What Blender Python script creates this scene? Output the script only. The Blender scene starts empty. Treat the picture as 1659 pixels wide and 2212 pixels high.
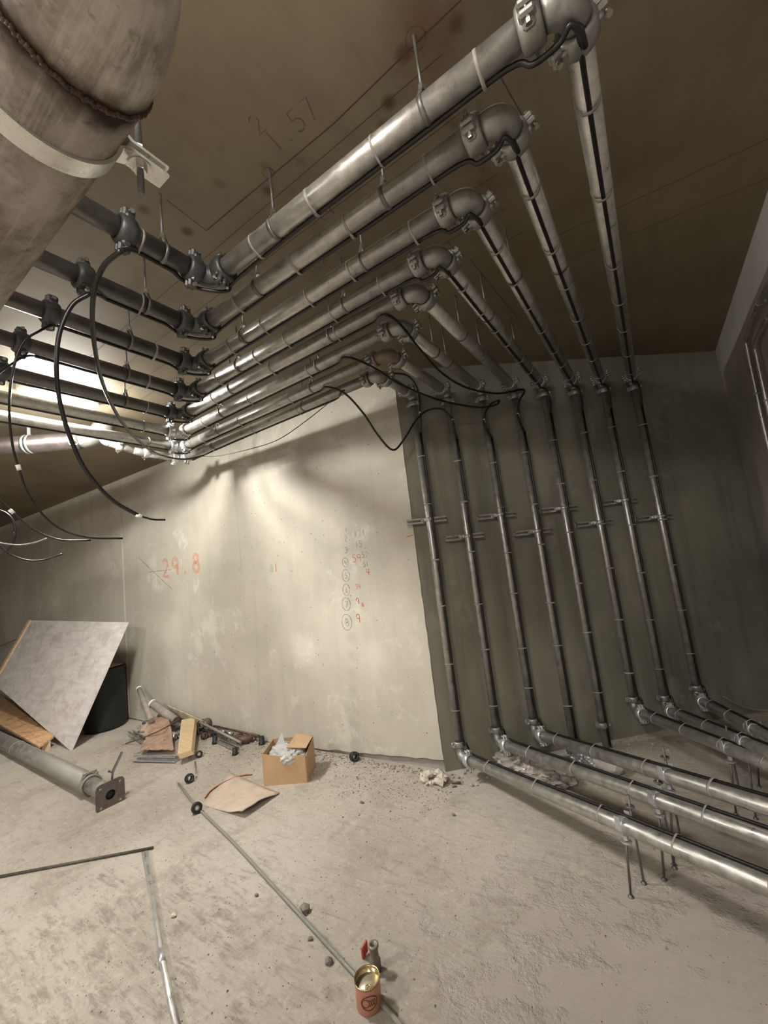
import bpy, math, random
from mathutils import Vector, Matrix
V = Vector
# ------------------------------------------------------------------ camera
FPX, CX, CY, CH = 883.75, 829.5, 1106.0, 1.55
def _rot(r, t, y):
    Rz = Matrix(((math.cos(y), -math.sin(y), 0), (math.sin(y), math.cos(y), 0), (0, 0, 1)))
    B = Matrix(((1, 0, 0), (0, 0, -1), (0, 1, 0)))
    Rx = Matrix(((1, 0, 0), (0, math.cos(t), -math.sin(t)), (0, math.sin(t), math.cos(t))))
    Rr = Matrix(((math.cos(r), -math.sin(r), 0), (math.sin(r), math.cos(r), 0), (0, 0, 1)))
    return Rr @ Rx @ B @ Rz
RC = _rot(-0.120966, -0.125879, -0.575919)
EYE = V((0, 0, CH))
sc = bpy.context.scene
col = sc.collection
cam = bpy.data.cameras.new('camera'); co = bpy.data.objects.new('camera', cam); col.objects.link(co)
cam.sensor_fit = 'HORIZONTAL'; cam.sensor_width = 36; cam.lens = FPX / 1659 * 36
cam.clip_start = 0.01; cam.clip_end = 60
M3 = Matrix((RC[0], -RC[1], -RC[2])).transposed()
co.matrix_world = Matrix.Translation(EYE) @ M3.to_4x4()
sc.camera = co
# ------------------------------------------------------------------ world, exposure
w = bpy.data.worlds.new('world'); sc.world = w; w.use_nodes = True
w.node_tree.nodes['Background'].inputs[0].default_value = (0.9, 0.92, 1.0, 1)
w.node_tree.nodes['Background'].inputs[1].default_value = 0.02
sc.view_settings.view_transform = 'Standard'; sc.view_settings.look = 'None'
sc.view_settings.gamma = 1; sc.view_settings.use_curve_mapping = False
sc.view_settings.exposure = 0.58
LAMP1 = 345.0      # radiance of the lit lens of the visible ceiling lamp
LAMP2 = 125.0      # the lamp right overhead, outside the frame
LAMP_FILL = 270.0     # radiance of the unseen lamps added behind the camera as fill
H = 3.12          # ceiling height
# ------------------------------------------------------------------ pixel -> room helpers
def ray(px, py):
    return RC.transposed() @ V((px - CX, py - CY, FPX))
def G(px, py, z=0.0):
    d = ray(px, py); return EYE + d * ((z - CH) / d.z)
def onplane(px, py, P, n):
    d = ray(px, py); return EYE + d * ((V(P) - EYE).dot(n) / d.dot(n))
def atdepth(px, py, dep):
    return EYE + ray(px, py) * (dep / FPX)
def px_of(P):
    c = RC @ (V(P) - EYE); return CX + FPX * c.x / c.z, CY + FPX * c.y / c.z, c.z
CORN = V((-1.567, 2.808, 0))
DL = V((-1, -0.04, 0)).normalized(); NL = V((0.04, -1, 0)).normalized()
TH = math.radians(40.5); UB = V((math.cos(TH), math.sin(TH), 0)); NB = V((math.sin(TH), -math.cos(TH), 0))
XR = 0.73
rnd = random.Random(7)
# ------------------------------------------------------------------ mesh builder
def frame(t, up=None):
    t = t.normalized()
    if up is None or abs(t.dot(up)) > .98:
        up = V((0, 0, 1)) if abs(t.z) < .9 else V((1, 0, 0))
    a = (up - t * up.dot(t)).normalized()
    return a, t.cross(a)
class MB:
    def __init__(s): s.v = []; s.f = []; s.sm = []
    def add(s, vs, fs, smooth=False):
        n = len(s.v); s.v += [tuple(x) for x in vs]; s.f += [tuple(n + i for i in f) for f in fs]; s.sm += [smooth] * len(fs); return s
    def tube(s, pts, r, seg=16, caps=True, closed=False, rr=None):
        pts = [V(p) for p in pts]; n = len(pts); vs = []; fs = []
        t0 = (pts[1] - pts[0]).normalized(); a, b = frame(t0)
        for i, p in enumerate(pts):
            if closed: t = (pts[(i + 1) % n] - pts[i - 1]).normalized()
            elif i == 0: t = (pts[1] - pts[0]).normalized()
            elif i == n - 1: t = (pts[-1] - pts[-2]).normalized()
            else: t = ((pts[i + 1] - p).normalized() + (p - pts[i - 1]).normalized()).normalized()
            a = (a - t * a.dot(t)).normalized(); b = t.cross(a)
            q = rr[i] if rr else r
            for k in range(seg):
                an = 2 * math.pi * k / seg
                vs.append(p + a * (q * math.cos(an)) + b * (q * math.sin(an)))
        m = n if closed else n - 1
        for i in range(m):
            for k in range(seg):
                j = (i + 1) % n
                fs.append((i * seg + k, i * seg + (k + 1) % seg, j * seg + (k + 1) % seg, j * seg + k))
        s.add(vs, fs, True)
        if caps and not closed:
            n0 = len(s.v) - len(vs)
            s.f.append(tuple(n0 + k for k in reversed(range(seg)))); s.sm.append(False)
            s.f.append(tuple(n0 + (n - 1) * seg + k for k in range(seg))); s.sm.append(False)
        return s
    def lathe(s, c, ax, prof, seg=24, closed=True, smooth=True, a0=None):
        """prof: (along axis, radius) list; closed makes a ring solid"""
        c = V(c); ax = V(ax).normalized(); a, b = frame(ax, a0); vs = []; fs = []; n = len(prof)
        for (h, r) in prof:
            for k in range(seg):
                an = 2 * math.pi * k / seg
                vs.append(c + ax * h + (a * math.cos(an) + b * math.sin(an)) * r)
        for i in range(n if closed else n - 1):
            j = (i + 1) % n
            for k in range(seg):
                fs.append((i * seg + k, i * seg + (k + 1) % seg, j * seg + (k + 1) % seg, j * seg + k))
        return s.add(vs, fs, smooth)
    def box(s, c, ex, ey, ez, bev=0.0):
        """ex,ey,ez half-extent vectors"""
        c, ex, ey, ez = V(c), V(ex), V(ey), V(ez)
        if bev <= 0:
            vs = [c + ex * i + ey * j + ez * k for i in (-1, 1) for j in (-1, 1) for k in (-1, 1)]
            fs = [(0, 1, 3, 2), (4, 6, 7, 5), (0, 4, 5, 1), (2, 3, 7, 6), (0, 2, 6, 4), (1, 5, 7, 3)]
            return s.add(vs, fs)
        L = [ex.length, ey.length, ez.length]; E = [ex.normalized(), ey.normalized(), ez.normalized()]
        vs = []; idx = {}
        for i in (-1, 1):
            for j in (-1, 1):
                for k in (-1, 1):
                    for m in range(3):
                        sg = (i, j, k); q = [L[t] - (0 if t == m else bev) for t in range(3)]
                        idx[(i, j, k, m)] = len(vs)
                        vs.append(c + E[0] * sg[0] * q[0] + E[1] * sg[1] * q[1] + E[2] * sg[2] * q[2])
        fs = []
        def F(l): fs.append(tuple(idx[x] for x in l))
        for m in range(3):
            o = [t for t in range(3) if t != m]
            for sg in (-1, 1):
                l = []
                for a, b in ((-1, -1), (1, -1), (1, 1), (-1, 1)):
                    q = [0, 0, 0]; q[m] = sg; q[o[0]] = a; q[o[1]] = b; l.append((*q, m))
                F(l)
        for m in range(3):
            o = [t for t in range(3) if t != m]
            for a in (-1, 1):
                for b in (-1, 1):
                    q0 = [0, 0, 0]; q1 = [0, 0, 0]; q0[m] = -1; q1[m] = 1
                    for q in (q0, q1): q[o[0]] = a; q[o[1]] = b
                    F([(*q0, o[0]), (*q1, o[0]), (*q1, o[1]), (*q0, o[1])])
        for i in (-1, 1):
            for j in (-1, 1):
                for k in (-1, 1): F([(i, j, k, 0), (i, j, k, 1), (i, j, k, 2)])
        return s.add(vs, fs)
    def prism(s, poly, off):
        """closed polygon of 3D points extruded by off"""
        poly = [V(p) for p in poly]; n = len(poly); off = V(off)
        vs = poly + [p + off for p in poly]
        fs = [tuple(range(n)), tuple(reversed(range(n, 2 * n)))] + [(i, i + n, (i + 1) % n + n, (i + 1) % n) for i in range(n)]
        return s.add(vs, fs)
    def blob(s, c, r, seed, jit=.25, sq=(1, 1, 1), smooth=False, sub=1):
        import bmesh
        bm = bmesh.new(); bmesh.ops.create_icosphere(bm, subdivisions=sub, radius=1)
        q = random.Random(seed); vs = []
        for v in bm.verts:
            k = r * (1 + q.uniform(-jit, jit)); vs.append(V(c) + V((v.co.x * sq[0], v.co.y * sq[1], v.co.z * sq[2])) * k)
        fs = [[v.index for v in f.verts] for f in bm.faces]; bm.free()
        return s.add(vs, fs, smooth)
    def build(s, name, m, parent=None, org=None):
        me = bpy.data.meshes.new(name)
        o = bpy.data.objects.new(name, me)
        base = V((0, 0, 0))
        if parent is not None: base = V(parent['_o'])
        if org is not None: base = V(org)
        me.from_pydata([tuple(V(p) - base) for p in s.v], [], s.f)
        me.polygons.foreach_set('use_smooth', s.sm)
        import bmesh
        bm = bmesh.new(); bm.from_mesh(me); bmesh.ops.recalc_face_normals(bm, faces=bm.faces); bm.to_mesh(me); bm.free()
        me.materials.append(m); me.update()
        col.objects.link(o); o['_o'] = tuple(base)
        if parent is not None:
            o.parent = parent
            po = V(parent['_o']); o.location = base - po
        else: o.location = base
        return o
def tag(o, label=None, cat=None, group=None, kind=None):
    if label: o['label'] = label
    if cat: o['category'] = cat
    if group: o['group'] = group
    if kind: o['kind'] = kind
    return o
def thing(name, loc, label, cat, group=None):
    o = bpy.data.objects.new(name, None); o.empty_display_size = .05; col.objects.link(o); o.location = V(loc); o['_o'] = tuple(loc)
    return tag(o, label, cat, group)
def struct(mb, name, m, parent=None):
    o = mb.build(name, m, parent)
    if parent is None: o['kind'] = 'structure'
    return o
# ------------------------------------------------------------------ materials
class N:
    def __init__(s, name):
        s.m = bpy.data.materials.new(name); s.m.use_nodes = True; s.t = s.m.node_tree; s.b = s.t.nodes['Principled BSDF']
        s.tc = s.t.nodes.new('ShaderNodeTexCoord')
    def n(s, kind, **kw):
        x = s.t.nodes.new(kind)
        for k, v in kw.items():
            if k.startswith('i_'):
                x.inputs[k[2:].replace('_', ' ')].default_value = v
            else: setattr(x, k, v)
        return x
    def l(s, a, b): s.t.links.new(a, b)
    def mp(s, scale=(1, 1, 1), rot=(0, 0, 0), coord=None):
        g = s.n('ShaderNodeNewGeometry'); x = s.n('ShaderNodeMapping')
        x.inputs['Scale'].default_value = scale; x.inputs['Rotation'].default_value = rot
        s.l(coord or g.outputs['Position'], x.inputs[0]); return x.outputs[0]
    def noise(s, vec, sc_, det=6, rough=.55, dist=0):
        x = s.n('ShaderNodeTexNoise', i_Scale=sc_, i_Detail=det, i_Roughness=rough, i_Distortion=dist); s.l(vec, x.inputs['Vector']); return x.outputs['Fac']
    def vor(s, vec, sc_, rand=1.0):
        x = s.n('ShaderNodeTexVoronoi', i_Scale=sc_, i_Randomness=rand); s.l(vec, x.inputs['Vector']); return x.outputs['Distance']
    def ramp(s, fac, a, b, c0=(0, 0, 0, 1), c1=(1, 1, 1, 1)):
        x = s.n('ShaderNodeValToRGB'); x.color_ramp.elements[0].position = a; x.color_ramp.elements[1].position = b
        x.color_ramp.elements[0].color = c0; x.color_ramp.elements[1].color = c1; s.l(fac, x.inputs[0]); return x.outputs[0]
    def mix(s, fac, a, b, mode='MIX'):
        x = s.n('ShaderNodeMix', data_type='RGBA', blend_type=mode)
        for k, v in ((0, fac), (6, a), (7, b)):
            if isinstance(v, (int, float, tuple)):
                x.inputs[k].default_value = (*v, 1) if isinstance(v, tuple) and len(v) == 3 else v
            else: s.l(v, x.inputs[k])
        return x.outputs[2]
    def math(s, op, a, b=None):
        x = s.n('ShaderNodeMath', operation=op)
        for k, v in ((0, a), (1, b)):
            if v is None: continue
            if isinstance(v, (int, float)): x.inputs[k].default_value = v
            else: s.l(v, x.inputs[k])
        return x.outputs[0]
    def bump(s, h, strength=.3, dist=.01):
        x = s.n('ShaderNodeBump', i_Strength=strength, i_Distance=dist); s.l(h, x.inputs['Height']); s.l(x.outputs[0], s.b.inputs['Normal'])
    def near(s, P, r0, r1, sx=1.0):
        """1 inside r0 of point P, 0 outside r1: a stain with a place of its own"""
        g = s.n('ShaderNodeNewGeometry'); d = s.n('ShaderNodeVectorMath', operation='DISTANCE'); s.l(g.outputs['Position'], d.inputs[0]); d.inputs[1].default_value = tuple(P)
        n = s.noise(g.outputs['Position'], 5, 6, .7)
        q = s.math('ADD', d.outputs['Value'], s.math('MULTIPLY', s.math('SUBTRACT', n, .5), r1 * 1.6))
        return s.ramp(q, r0, r1, (1, 1, 1, 1), (0, 0, 0, 1))
def simple(name, c, rough=.5, metal=0.0, var=.15, scale=40, bump=0.0, trans=0.0, ior=1.45):
    x = N(name); f = x.noise(x.mp(), scale, 4)
    a = tuple(v * (1 - var) for v in c); b = tuple(min(1, v * (1 + var)) for v in c)
    x.l(x.mix(x.ramp(f, .3, .7), a, b), x.b.inputs['Base Color'])
    x.b.inputs['Roughness'].default_value = rough; x.b.inputs['Metallic'].default_value = metal
    if trans: x.b.inputs['Transmission Weight'].default_value = trans; x.b.inputs['IOR'].default_value = ior
    if bump: x.bump(f, bump, .003)
    return x.m
def m_galv(name, lo, hi, rough=.34, spec=0):
    x = N(name); p = x.mp(); f = x.noise(p, 22, 6, .65); g = x.noise(p, 160, 3)
    c = x.mix(x.ramp(f, .32, .7), lo, hi)
    c = x.mix(x.math('MULTIPLY', x.ramp(g, .55, .7), .25), c, tuple(v * .45 for v in lo))
    x.l(c, x.b.inputs['Base Color']); x.b.inputs['Metallic'].default_value = .72
    x.l(x.ramp(f, .3, .75, (rough * .75,) * 3 + (1,), (rough * 1.5,) * 3 + (1,)), x.b.inputs['Roughness'])
    x.bump(x.noise(p, 90, 3), .12, .002); return x.m
def m_floor():
    x = N('dusty_concrete_floor'); p = x.mp()
    f = x.noise(p, 1.1, 8, .62); s1 = x.noise(x.mp((2.4, 10, 1), (0, 0, .55)), 2.6, 8, .72, .5); s2 = x.noise(p, 22, 8, .75)
    c = x.mix(x.ramp(f, .35, .68), (.36, .32, .265), (.50, .455, .395))
    blot = x.noise(p, 3.4, 8, .72, .8)
    c = x.mix(x.math('MULTIPLY', x.ramp(blot, .52, .64), .45), c, (.25, .215, .165))
    c = x.mix(x.math('MULTIPLY', x.ramp(s1, .52, .66), .42), c, (.23, .20, .155))
    left = x.near((-2.1, .6, 0), .5, 2.2)
    c = x.mix(x.math('MULTIPLY', x.math('MULTIPLY', x.ramp(s1, .46, .60), left), .62), c, (.19, .17, .13))
    c = x.mix(x.math('MULTIPLY', x.ramp(s2, .52, .66), .42), c, (.60, .555, .485))
    c = x.mix(x.math('MULTIPLY', x.ramp(x.noise(p, 55, 5, .75), .58, .66), .6), c, (.15, .13, .10))
    pink = x.near((.1, 1.5, 0), .7, 1.6)
    c = x.mix(x.math('MULTIPLY', pink, .72), c, (.40, .355, .33))
    x.l(c, x.b.inputs['Base Color']); x.b.inputs['Roughness'].default_value = .85
    h = x.math('ADD', x.math('ADD', x.noise(p, 9, 8, .7), x.math('MULTIPLY', s1, .6)), x.math('MULTIPLY', s2, .3)); h = x.math('MULTIPLY', h, x.math('SUBTRACT', 1.0, x.math('MULTIPLY', pink, .75))); x.bump(h, .6, .014); return x.m
def m_wall(name, lo, hi, stain, pale, pits=.5, drip=.35, far=False):
    x = N(name); p = x.mp()
    f = x.noise(p, .9, 7, .6); d = x.noise(x.mp((7, 7, .55)), 1.1, 6, .6, .2)
    c = x.mix(x.ramp(f, .36, .66), lo, hi)
    c = x.mix(x.math('MULTIPLY', x.ramp(d, .5, .75), drip), c, stain)
    pt = x.math('MULTIPLY', x.ramp(x.noise(p, 2.4, 9, .75, .2), .56, .63), .5)
    c = x.mix(pt, c, pale)
    pit = x.ramp(x.vor(p, 13), .055, .08, (1, 1, 1, 1), (0, 0, 0, 1))
    keep = x.ramp(x.noise(p, 2.6, 2), .40, .52)
    pm = x.math('MULTIPLY', pit, keep)
    c = x.mix(x.math('MULTIPLY', pm, pits), c, (.08, .075, .06))
    x.l(c, x.b.inputs['Base Color']); x.b.inputs['Roughness'].default_value = .82
    h = x.math('SUBTRACT', x.math('ADD', x.noise(p, 16, 8, .65), x.math('MULTIPLY', pt, 1.5)), x.math('MULTIPLY', pm, 2.0)); x.bump(h, .28, .006); return x, c
def m_ceiling():
    x = N('formed_concrete_ceiling'); p = x.mp()
    f = x.noise(p, 1.3, 7, .6)
    c = x.mix(x.ramp(f, .35, .68), (.165, .135, .085), (.235, .195, .13))
    gr = x.noise(x.mp((9, 1.2, 1), (0, 0, .3)), 1.5, 6, .6)
    c = x.mix(x.math('MULTIPLY', x.ramp(gr, .5, .72), .3), c, (.125, .095, .06))
    sp = x.math('MULTIPLY', x.ramp(x.vor(p, 7.5), .10, .26, (1, 1, 1, 1), (0, 0, 0, 1)), x.ramp(x.noise(p, 2.1, 2), .44, .54)); sp = x.math('MULTIPLY', sp, x.near(G(560, 230, H), .7, 1.5))
    c = x.mix(x.math('MULTIPLY', sp, .8), c, (.05, .038, .022))
    c = x.mix(x.math('MULTIPLY', x.near(G(925, 70, H), .02, .16), .6), c, (.15, .07, .045))
    c = x.mix(x.math('MULTIPLY', x.near(G(1060, 400, H), .02, .12), .35), c, (.15, .075, .05))
    c = x.mix(x.math('MULTIPLY', x.near(G(1130, 560, H), .02, .2), .3), c, (.15, .085, .055))
    x.l(c, x.b.inputs['Base Color']); x.b.inputs['Roughness'].default_value = .7
    x.bump(x.noise(p, 12, 7, .6), .2, .005); return x.m
def m_wood(name, lo, hi, rot=0.0, sc_=8, stretch=(1, 12, 12), stain=None):
    x = N(name); p = x.mp(stretch, (0, 0, rot)); f = x.noise(p, sc_ * .3, 6, .6, .6)
    c = x.mix(x.ramp(f, .35, .65), lo, hi)
    if stain: c = x.mix(x.math('MULTIPLY', x.ramp(x.noise(x.mp(), 7, 6, .7), .5, .65), .6), c, stain)
    x.l(c, x.b.inputs['Base Color']); x.b.inputs['Roughness'].default_value = .65; x.bump(f, .1, .003); return x.m
def m_big():
    x = N('weathered_steel_pipe'); p = x.mp(); f = x.noise(p, 7, 8, .7); g = x.noise(x.mp((1.0, 26, 26)), 1.6, 6, .7)
    c = x.mix(x.ramp(f, .38, .62), (.27, .235, .19), (.58, .53, .46))
    c = x.mix(x.math('MULTIPLY', x.ramp(g, .5, .62), .5), c, (.66, .62, .56))
    c = x.mix(x.math('MULTIPLY', x.ramp(x.noise(p, 38, 6, .7), .58, .66), .45), c, (.14, .12, .095))
    wd = x.n('ShaderNodeSeparateXYZ'); gg = x.n('ShaderNodeNewGeometry'); x.l(gg.outputs['Position'], wd.inputs[0])
    dx = x.math('ABSOLUTE', x.math('ADD', wd.outputs[0], .574)); dx = x.math('ADD', dx, x.math('MULTIPLY', x.math('SUBTRACT', x.noise(p, 10, 5, .65), .5), .09))
    halo = x.ramp(dx, .010, .048, (1, 1, 1, 1), (0, 0, 0, 1))
    c = x.mix(x.math('MULTIPLY', halo, .95), c, (.040, .022, .014))
    x.l(c, x.b.inputs['Base Color']); x.b.inputs['Metallic'].default_value = .15; x.b.inputs['Specular IOR Level'].default_value = .35
    x.l(x.ramp(f, .3, .7, (.38, .38, .38, 1), (.6, .6, .6, 1)), x.b.inputs['Roughness'])
    x.bump(x.noise(p, 30, 5), .15, .003); return x.m
def m_emit(name, c, s):
    x = N(name); x.b.inputs['Base Color'].default_value = (.8, .8, .8, 1)
    x.b.inputs['Emission Color'].default_value = (*c, 1); x.b.inputs['Emission Strength'].default_value = s; return x.m
MF = m_floor(); MC = m_ceiling()
_w, _c = m_wall('pale_plastered_concrete', (.43, .405, .335), (.58, .55, .47), (.33, .31, .26), (.68, .655, .57), .85, .3)
_p = onplane(335, 1430, CORN, NL); _c = _w.mix(_w.math('MULTIPLY', _w.near(_p, .12, .42), .38), _c, (.31, .30, .25))
_p = onplane(655, 1400, CORN, NL); _c = _w.mix(_w.math('MULTIPLY', _w.near(_p, .05, .20), .6), _c, (.70, .67, .59))
_p = onplane(810, 1420, CORN, NL); _c = _w.mix(_w.math('MULTIPLY', _w.near(_p, .03, .17), .5), _c, (.68, .65, .57))
for _y in range(1150, 1620, 38):
    _p = onplane(752 + (_y - 1150) * .03, _y, CORN, NL); _c = _w.mix(_w.math('MULTIPLY', _w.near(_p, .015, .07), .3), _c, (.33, .325, .29))
_w.l(_c, _w.b.inputs['Base Color']); MWL = _w.m
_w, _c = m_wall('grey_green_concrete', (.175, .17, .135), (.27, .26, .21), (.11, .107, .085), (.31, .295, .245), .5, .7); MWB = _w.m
_w, _c = m_wall('mauve_grey_concrete', (.30, .28, .265), (.40, .37, .35), (.24, .22, .21), (.42, .39, .37), .2, .3); MWR = _w.m
MK = simple('smooth_footing_concrete', (.34, .32, .30), .8, 0, .15, 12, .2)
MG = m_galv('galvanized_pipe_steel', (.34, .335, .315), (.56, .55, .52))
MGD = m_galv('shaded_pipe_steel', (.13, .125, .12), (.21, .205, .195), .42)  # darker copy of the pipe steel: shadow on the left stretches painted in
MCP = m_galv('painted_cast_coupling', (.26, .265, .25), (.42, .425, .405), .45)
MCD = m_galv('dark_cast_coupling', (.075, .08, .08), (.13, .135, .135), .45)
MZN = m_galv('bright_zinc_steel', (.55, .57, .58), (.70, .72, .73), .33)
MBO = simple('zinc_bolt_steel', (.66, .64, .60), .25, .95, .15, 60)
MBK = simple('black_cable_jacket', (.008, .008, .009), .38, 0, .3, 30)
MTP = simple('grey_white_tie_tape', (.29, .28, .255), .55, 0, .15, 60)
MLB = simple('white_label_tape', (.75, .75, .72), .5, 0, .1, 60)
MRD = m_galv('zinc_threaded_rod', (.13, .13, .125), (.24, .24, .23), .5)
MBG = m_big()
MST = m_galv('bright_strap_steel', (.62, .62, .58), (.80, .80, .76), .3)
MRB = simple('black_rubber', (.012, .014, .014), .55, 0, .3, 40, .1)
MDG = simple('dark_grey_steel', (.16, .155, .15), .5, .6, .25, 30, .1)
# ------------------------------------------------------------------ lamps
MLENS = m_emit('lit_lamp_lens', (1.0, .97, .90), LAMP1)
MLENS2 = m_emit('lit_lamp_lens_far', (1.0, .93, .84), LAMP2)
MRIM = simple('white_lamp_rim', (.75, .75, .72), .4)
def stadium(cx, cy, z, L, W, n=10):
    """points of an oval outline, long axis along Y"""
    out = []
    for e in (1, -1):
        for k in range(n + 1):
            a = math.pi * k / n
            out.append(V((cx + e * math.cos(a) * W, cy + e * (L - W) + e * math.sin(a) * W, z)))
    return out
def oval_lamp(x, y, label, lens, turn=False):
    t = thing('ceiling_lamp', (x, y, H), label, 'lamp')
    m = MB(); rows = [(0, 1.0), (.045, 1.0), (.055, .95)]
    def shell(rows, L, W, capl):
        mm = MB(); vs = []; fs = []
        for dz, k in rows: vs += stadium(x, y, H - dz, L * (1 - (1 - k) * W / L), W * k)
        n = len(stadium(0, 0, 0, 1, .5))
        if turn: vs = [V((x + (p.y - y), y + (p.x - x), p.z)) for p in vs]
        for i in range(len(rows) - 1):
            for k in range(n): fs.append((i * n + k, i * n + (k + 1) % n, (i + 1) * n + (k + 1) % n, (i + 1) * n + k))
        if capl: fs.append(tuple((len(rows) - 1) * n + k for k in range(n)))
        fs.append(tuple(reversed(range(n))))
        return mm.add(vs, fs, False)
    shell(rows, .255, .105, True).build('rim', MRIM, t)
    shell([(.0555, 1.0), (.075, .97), (.092, .8), (.098, .5)], .235, .085, True).build('diffuser', lens, t)
    return t
oval_lamp(-3.53, 1.18, 'glowing oval ceiling lamp above the overhead pipes', MLENS)
oval_lamp(-.5, -.1, 'oval ceiling lamp above the bend of the large pipe', MLENS2, True)
MLENS_FILL = m_emit('fill_lamp_lens_rear', (1.0, .95, .89), LAMP_FILL)  # two out-of-frame lamps, added to lift floor, walls and large pipe
oval_lamp(-3.2, -1.9, 'added oval fill lamp behind the viewer, left one', MLENS_FILL)
oval_lamp(.1, -3.0, 'added oval fill lamp behind the viewer, right one', MLENS_FILL)
# ------------------------------------------------------------------ room shell
YR, XL = -4.0, -13.0
cl = CORN + DL * 12; cr = V((XR, CORN.y + (XR - CORN.x) * math.tan(TH), 0))
struct(MB().box((-6, 1, -.1), (8, 0, 0), (0, 6.4, 0), (0, 0, .1)), 'floor', MF)
CE = struct(MB().box((-6, 1, H + .1), (8, 0, 0), (0, 6.4, 0), (0, 0, .1)), 'ceiling', MC)
def wall(name, a, b, n, m, th=.2, back=0.0):
    a, b = V(a), V(b); off = -V(n) * th; s = -V(n) * back
    z = V((0, 0, H + .05)); dn = V((0, 0, -.03))
    return struct(MB().prism([a + s + dn, b + s + dn, b + s + z, a + s + z], off), name, m)
WL = wall('wall_left', CORN + V((0.0, 0, 0)) + UB * .02, cl, NL, MK, .2, .012)
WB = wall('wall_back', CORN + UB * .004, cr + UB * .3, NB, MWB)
WR = wall('wall_right', V((XR, cr.y + .2, 0)), V((XR, YR, 0)), V((-1, 0, 0)), MWR)
wall('wall_rear', V((XR + .2, YR, 0)), V((XL, YR, 0)), V((0, 1, 0)), MWR)
wall('wall_side', V((XL, YR, 0)), V((XL, 3.2, 0)), V((1, 0, 0)), MWR)
# plaster panels of the left wall, proud of a recessed footing strip
def wl(s, z, o=0.0): return CORN + DL * s + V((0, 0, z)) + NL * o
def s_of(px, py): return (onplane(px, py, CORN, NL) - CORN).dot(DL)
js = [0.0, s_of(527, 1300), s_of(268.5, 1250), s_of(165, 1250), 11.4]
for i in range(4):
    a, b = js[i] + ((0, .0006, .004, .0006)[i]), js[i + 1] - (.0006, .004, .0006, 0)[i]
    pts = []
    n = 26
    for k in range(n + 1):                                  # ragged bottom edge
        s = a + (b - a) * k / n; zb = max(.012, .085 - .055 * s) + rnd.uniform(-.008, .008)
        pts.append(wl(s, zb))
    m_ = 40
    if i == 0:
        pts2 = [wl(b, H + .01)] + [wl(a + (rnd.uniform(0, .007) if k not in (0,) else 0), H + .01 - (H - .05) * k / m_) for k in range(m_)]
    else: pts2 = [wl(b, H + .01), wl(a, H + .01)]
    o = MB().prism(pts + pts2, -NL * .013); o = o.build('plaster_panel', MWL, WL)
# raised sealant ridge at the strong vertical joint
j = js[2]
MB().box(wl(j + .02, 1.35, .003), DL * .012, (0, 0, 1.3), NL * .004, .003).build('joint_ridge', MWL, WL)
# ------------------------------------------------------------------ flat strokes: chalk, pencil and spray marks
def ribbon(mb, pts, wdt, n):
    pts = [V(p) for p in pts]; L = []
    for i, p in enumerate(pts):
        t = (pts[min(i + 1, len(pts) - 1)] - pts[max(i - 1, 0)]).normalized(); s = t.cross(n).normalized() * (wdt / 2)
        L += [p - s, p + s]
    mb.add(L, [(2 * i, 2 * i + 1, 2 * i + 3, 2 * i + 2) for i in range(len(pts) - 1)])
def arc(cx, cy, rx, ry, a0, a1, n=10):
    return [(cx + rx * math.cos(math.radians(a0 + (a1 - a0) * k / n)), cy + ry * math.sin(math.radians(a0 + (a1 - a0) * k / n))) for k in range(n + 1)]
GL = {'0': [arc(.3, .5, .28, .5, 0, 360, 16)], '1': [[(.3, 1), (.3, 0)]], '2': [arc(.3, .72, .25, .28, 160, -40) + [(.05, 0), (.6, 0)]],
      '3': [arc(.25, .75, .25, .25, 150, -80) + arc(.25, .27, .28, .27, 80, -150)], '4': [[(.1, 1), (.05, .45), (.6, .45)], [(.45, .95), (.45, 0)]],
      '5': [[(.55, 1), (.15, 1), (.1, .6)] + arc(.25, .32, .28, .3, 90, -140)], '6': [[(.45, 1), (.15, .5)] + arc(.3, .27, .22, .27, 150, -210, 14)],
      '7': [[(.05, 1), (.55, 1), (.25, 0)]], '8': [arc(.3, .75, .2, .25, 0, 360, 12), arc(.3, .26, .26, .26, 0, 360, 12)],
      '9': [arc(.3, .72, .24, .26, 0, 360, 12) + [(.52, .5), (.5, 0)]], '.': [[(.2, .05), (.28, .0)]], '/': [[(0, 0), (.5, 1)]], '-': [[(0, .5), (.5, .5)]],
      'C': [arc(.35, .5, .3, .5, 50, 310)], 'T': [[(0, 1), (.6, 1)], [(.3, 1), (.3, 0)]], 'x': [[(0, 0), (.5, 1)], [(.5, 0), (0, 1)]]}
def write(mb, txt, P, ex, ey, n, h, wdt, adv=.75):
    P = V(P)
    for i, ch in enumerate(txt):
        for st in GL.get(ch, []):
            ribbon(mb, [P + ex * ((x + i * adv) * h) + ey * (y * h) for x, y in st], wdt, n)
def m_mark(name, c, dens):
    x = N(name); p = x.mp(); x.b.inputs['Base Color'].default_value = (*c, 1); x.b.inputs['Roughness'].default_value = .8
    a = x.math('MULTIPLY', x.ramp(x.noise(p, 26, 5, .7), .32, .52), dens); x.l(a, x.b.inputs['Alpha']); return x.m
MOR = m_mark('faded_orange_spray', (.80, .30, .20), .45); MRE = m_mark('red_marker', (.55, .06, .04), .8); MPC = m_mark('pencil_and_chalk', (.13, .10, .10), .75)
MLN = simple('snapped_chalk_line', (.09, .05, .055), .9)
EX = -DL; EZ = V((0, 0, 1))
def ow(px, py, o=.0012): return onplane(px, py, CORN + NL * o, NL)
m = MB()
q = ow(352, 1246, .0014)
write(m, '29.8', q, EX, EZ, NL, .20, .042, 1.0); m.build('spray_number', MOR, WL)
m = MB(); write(m, '1', ow(593, 1235), EX, EZ, NL, .075, .007); write(m, '4', ow(792, 1243), EX, EZ, NL, .055, .006)
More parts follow.
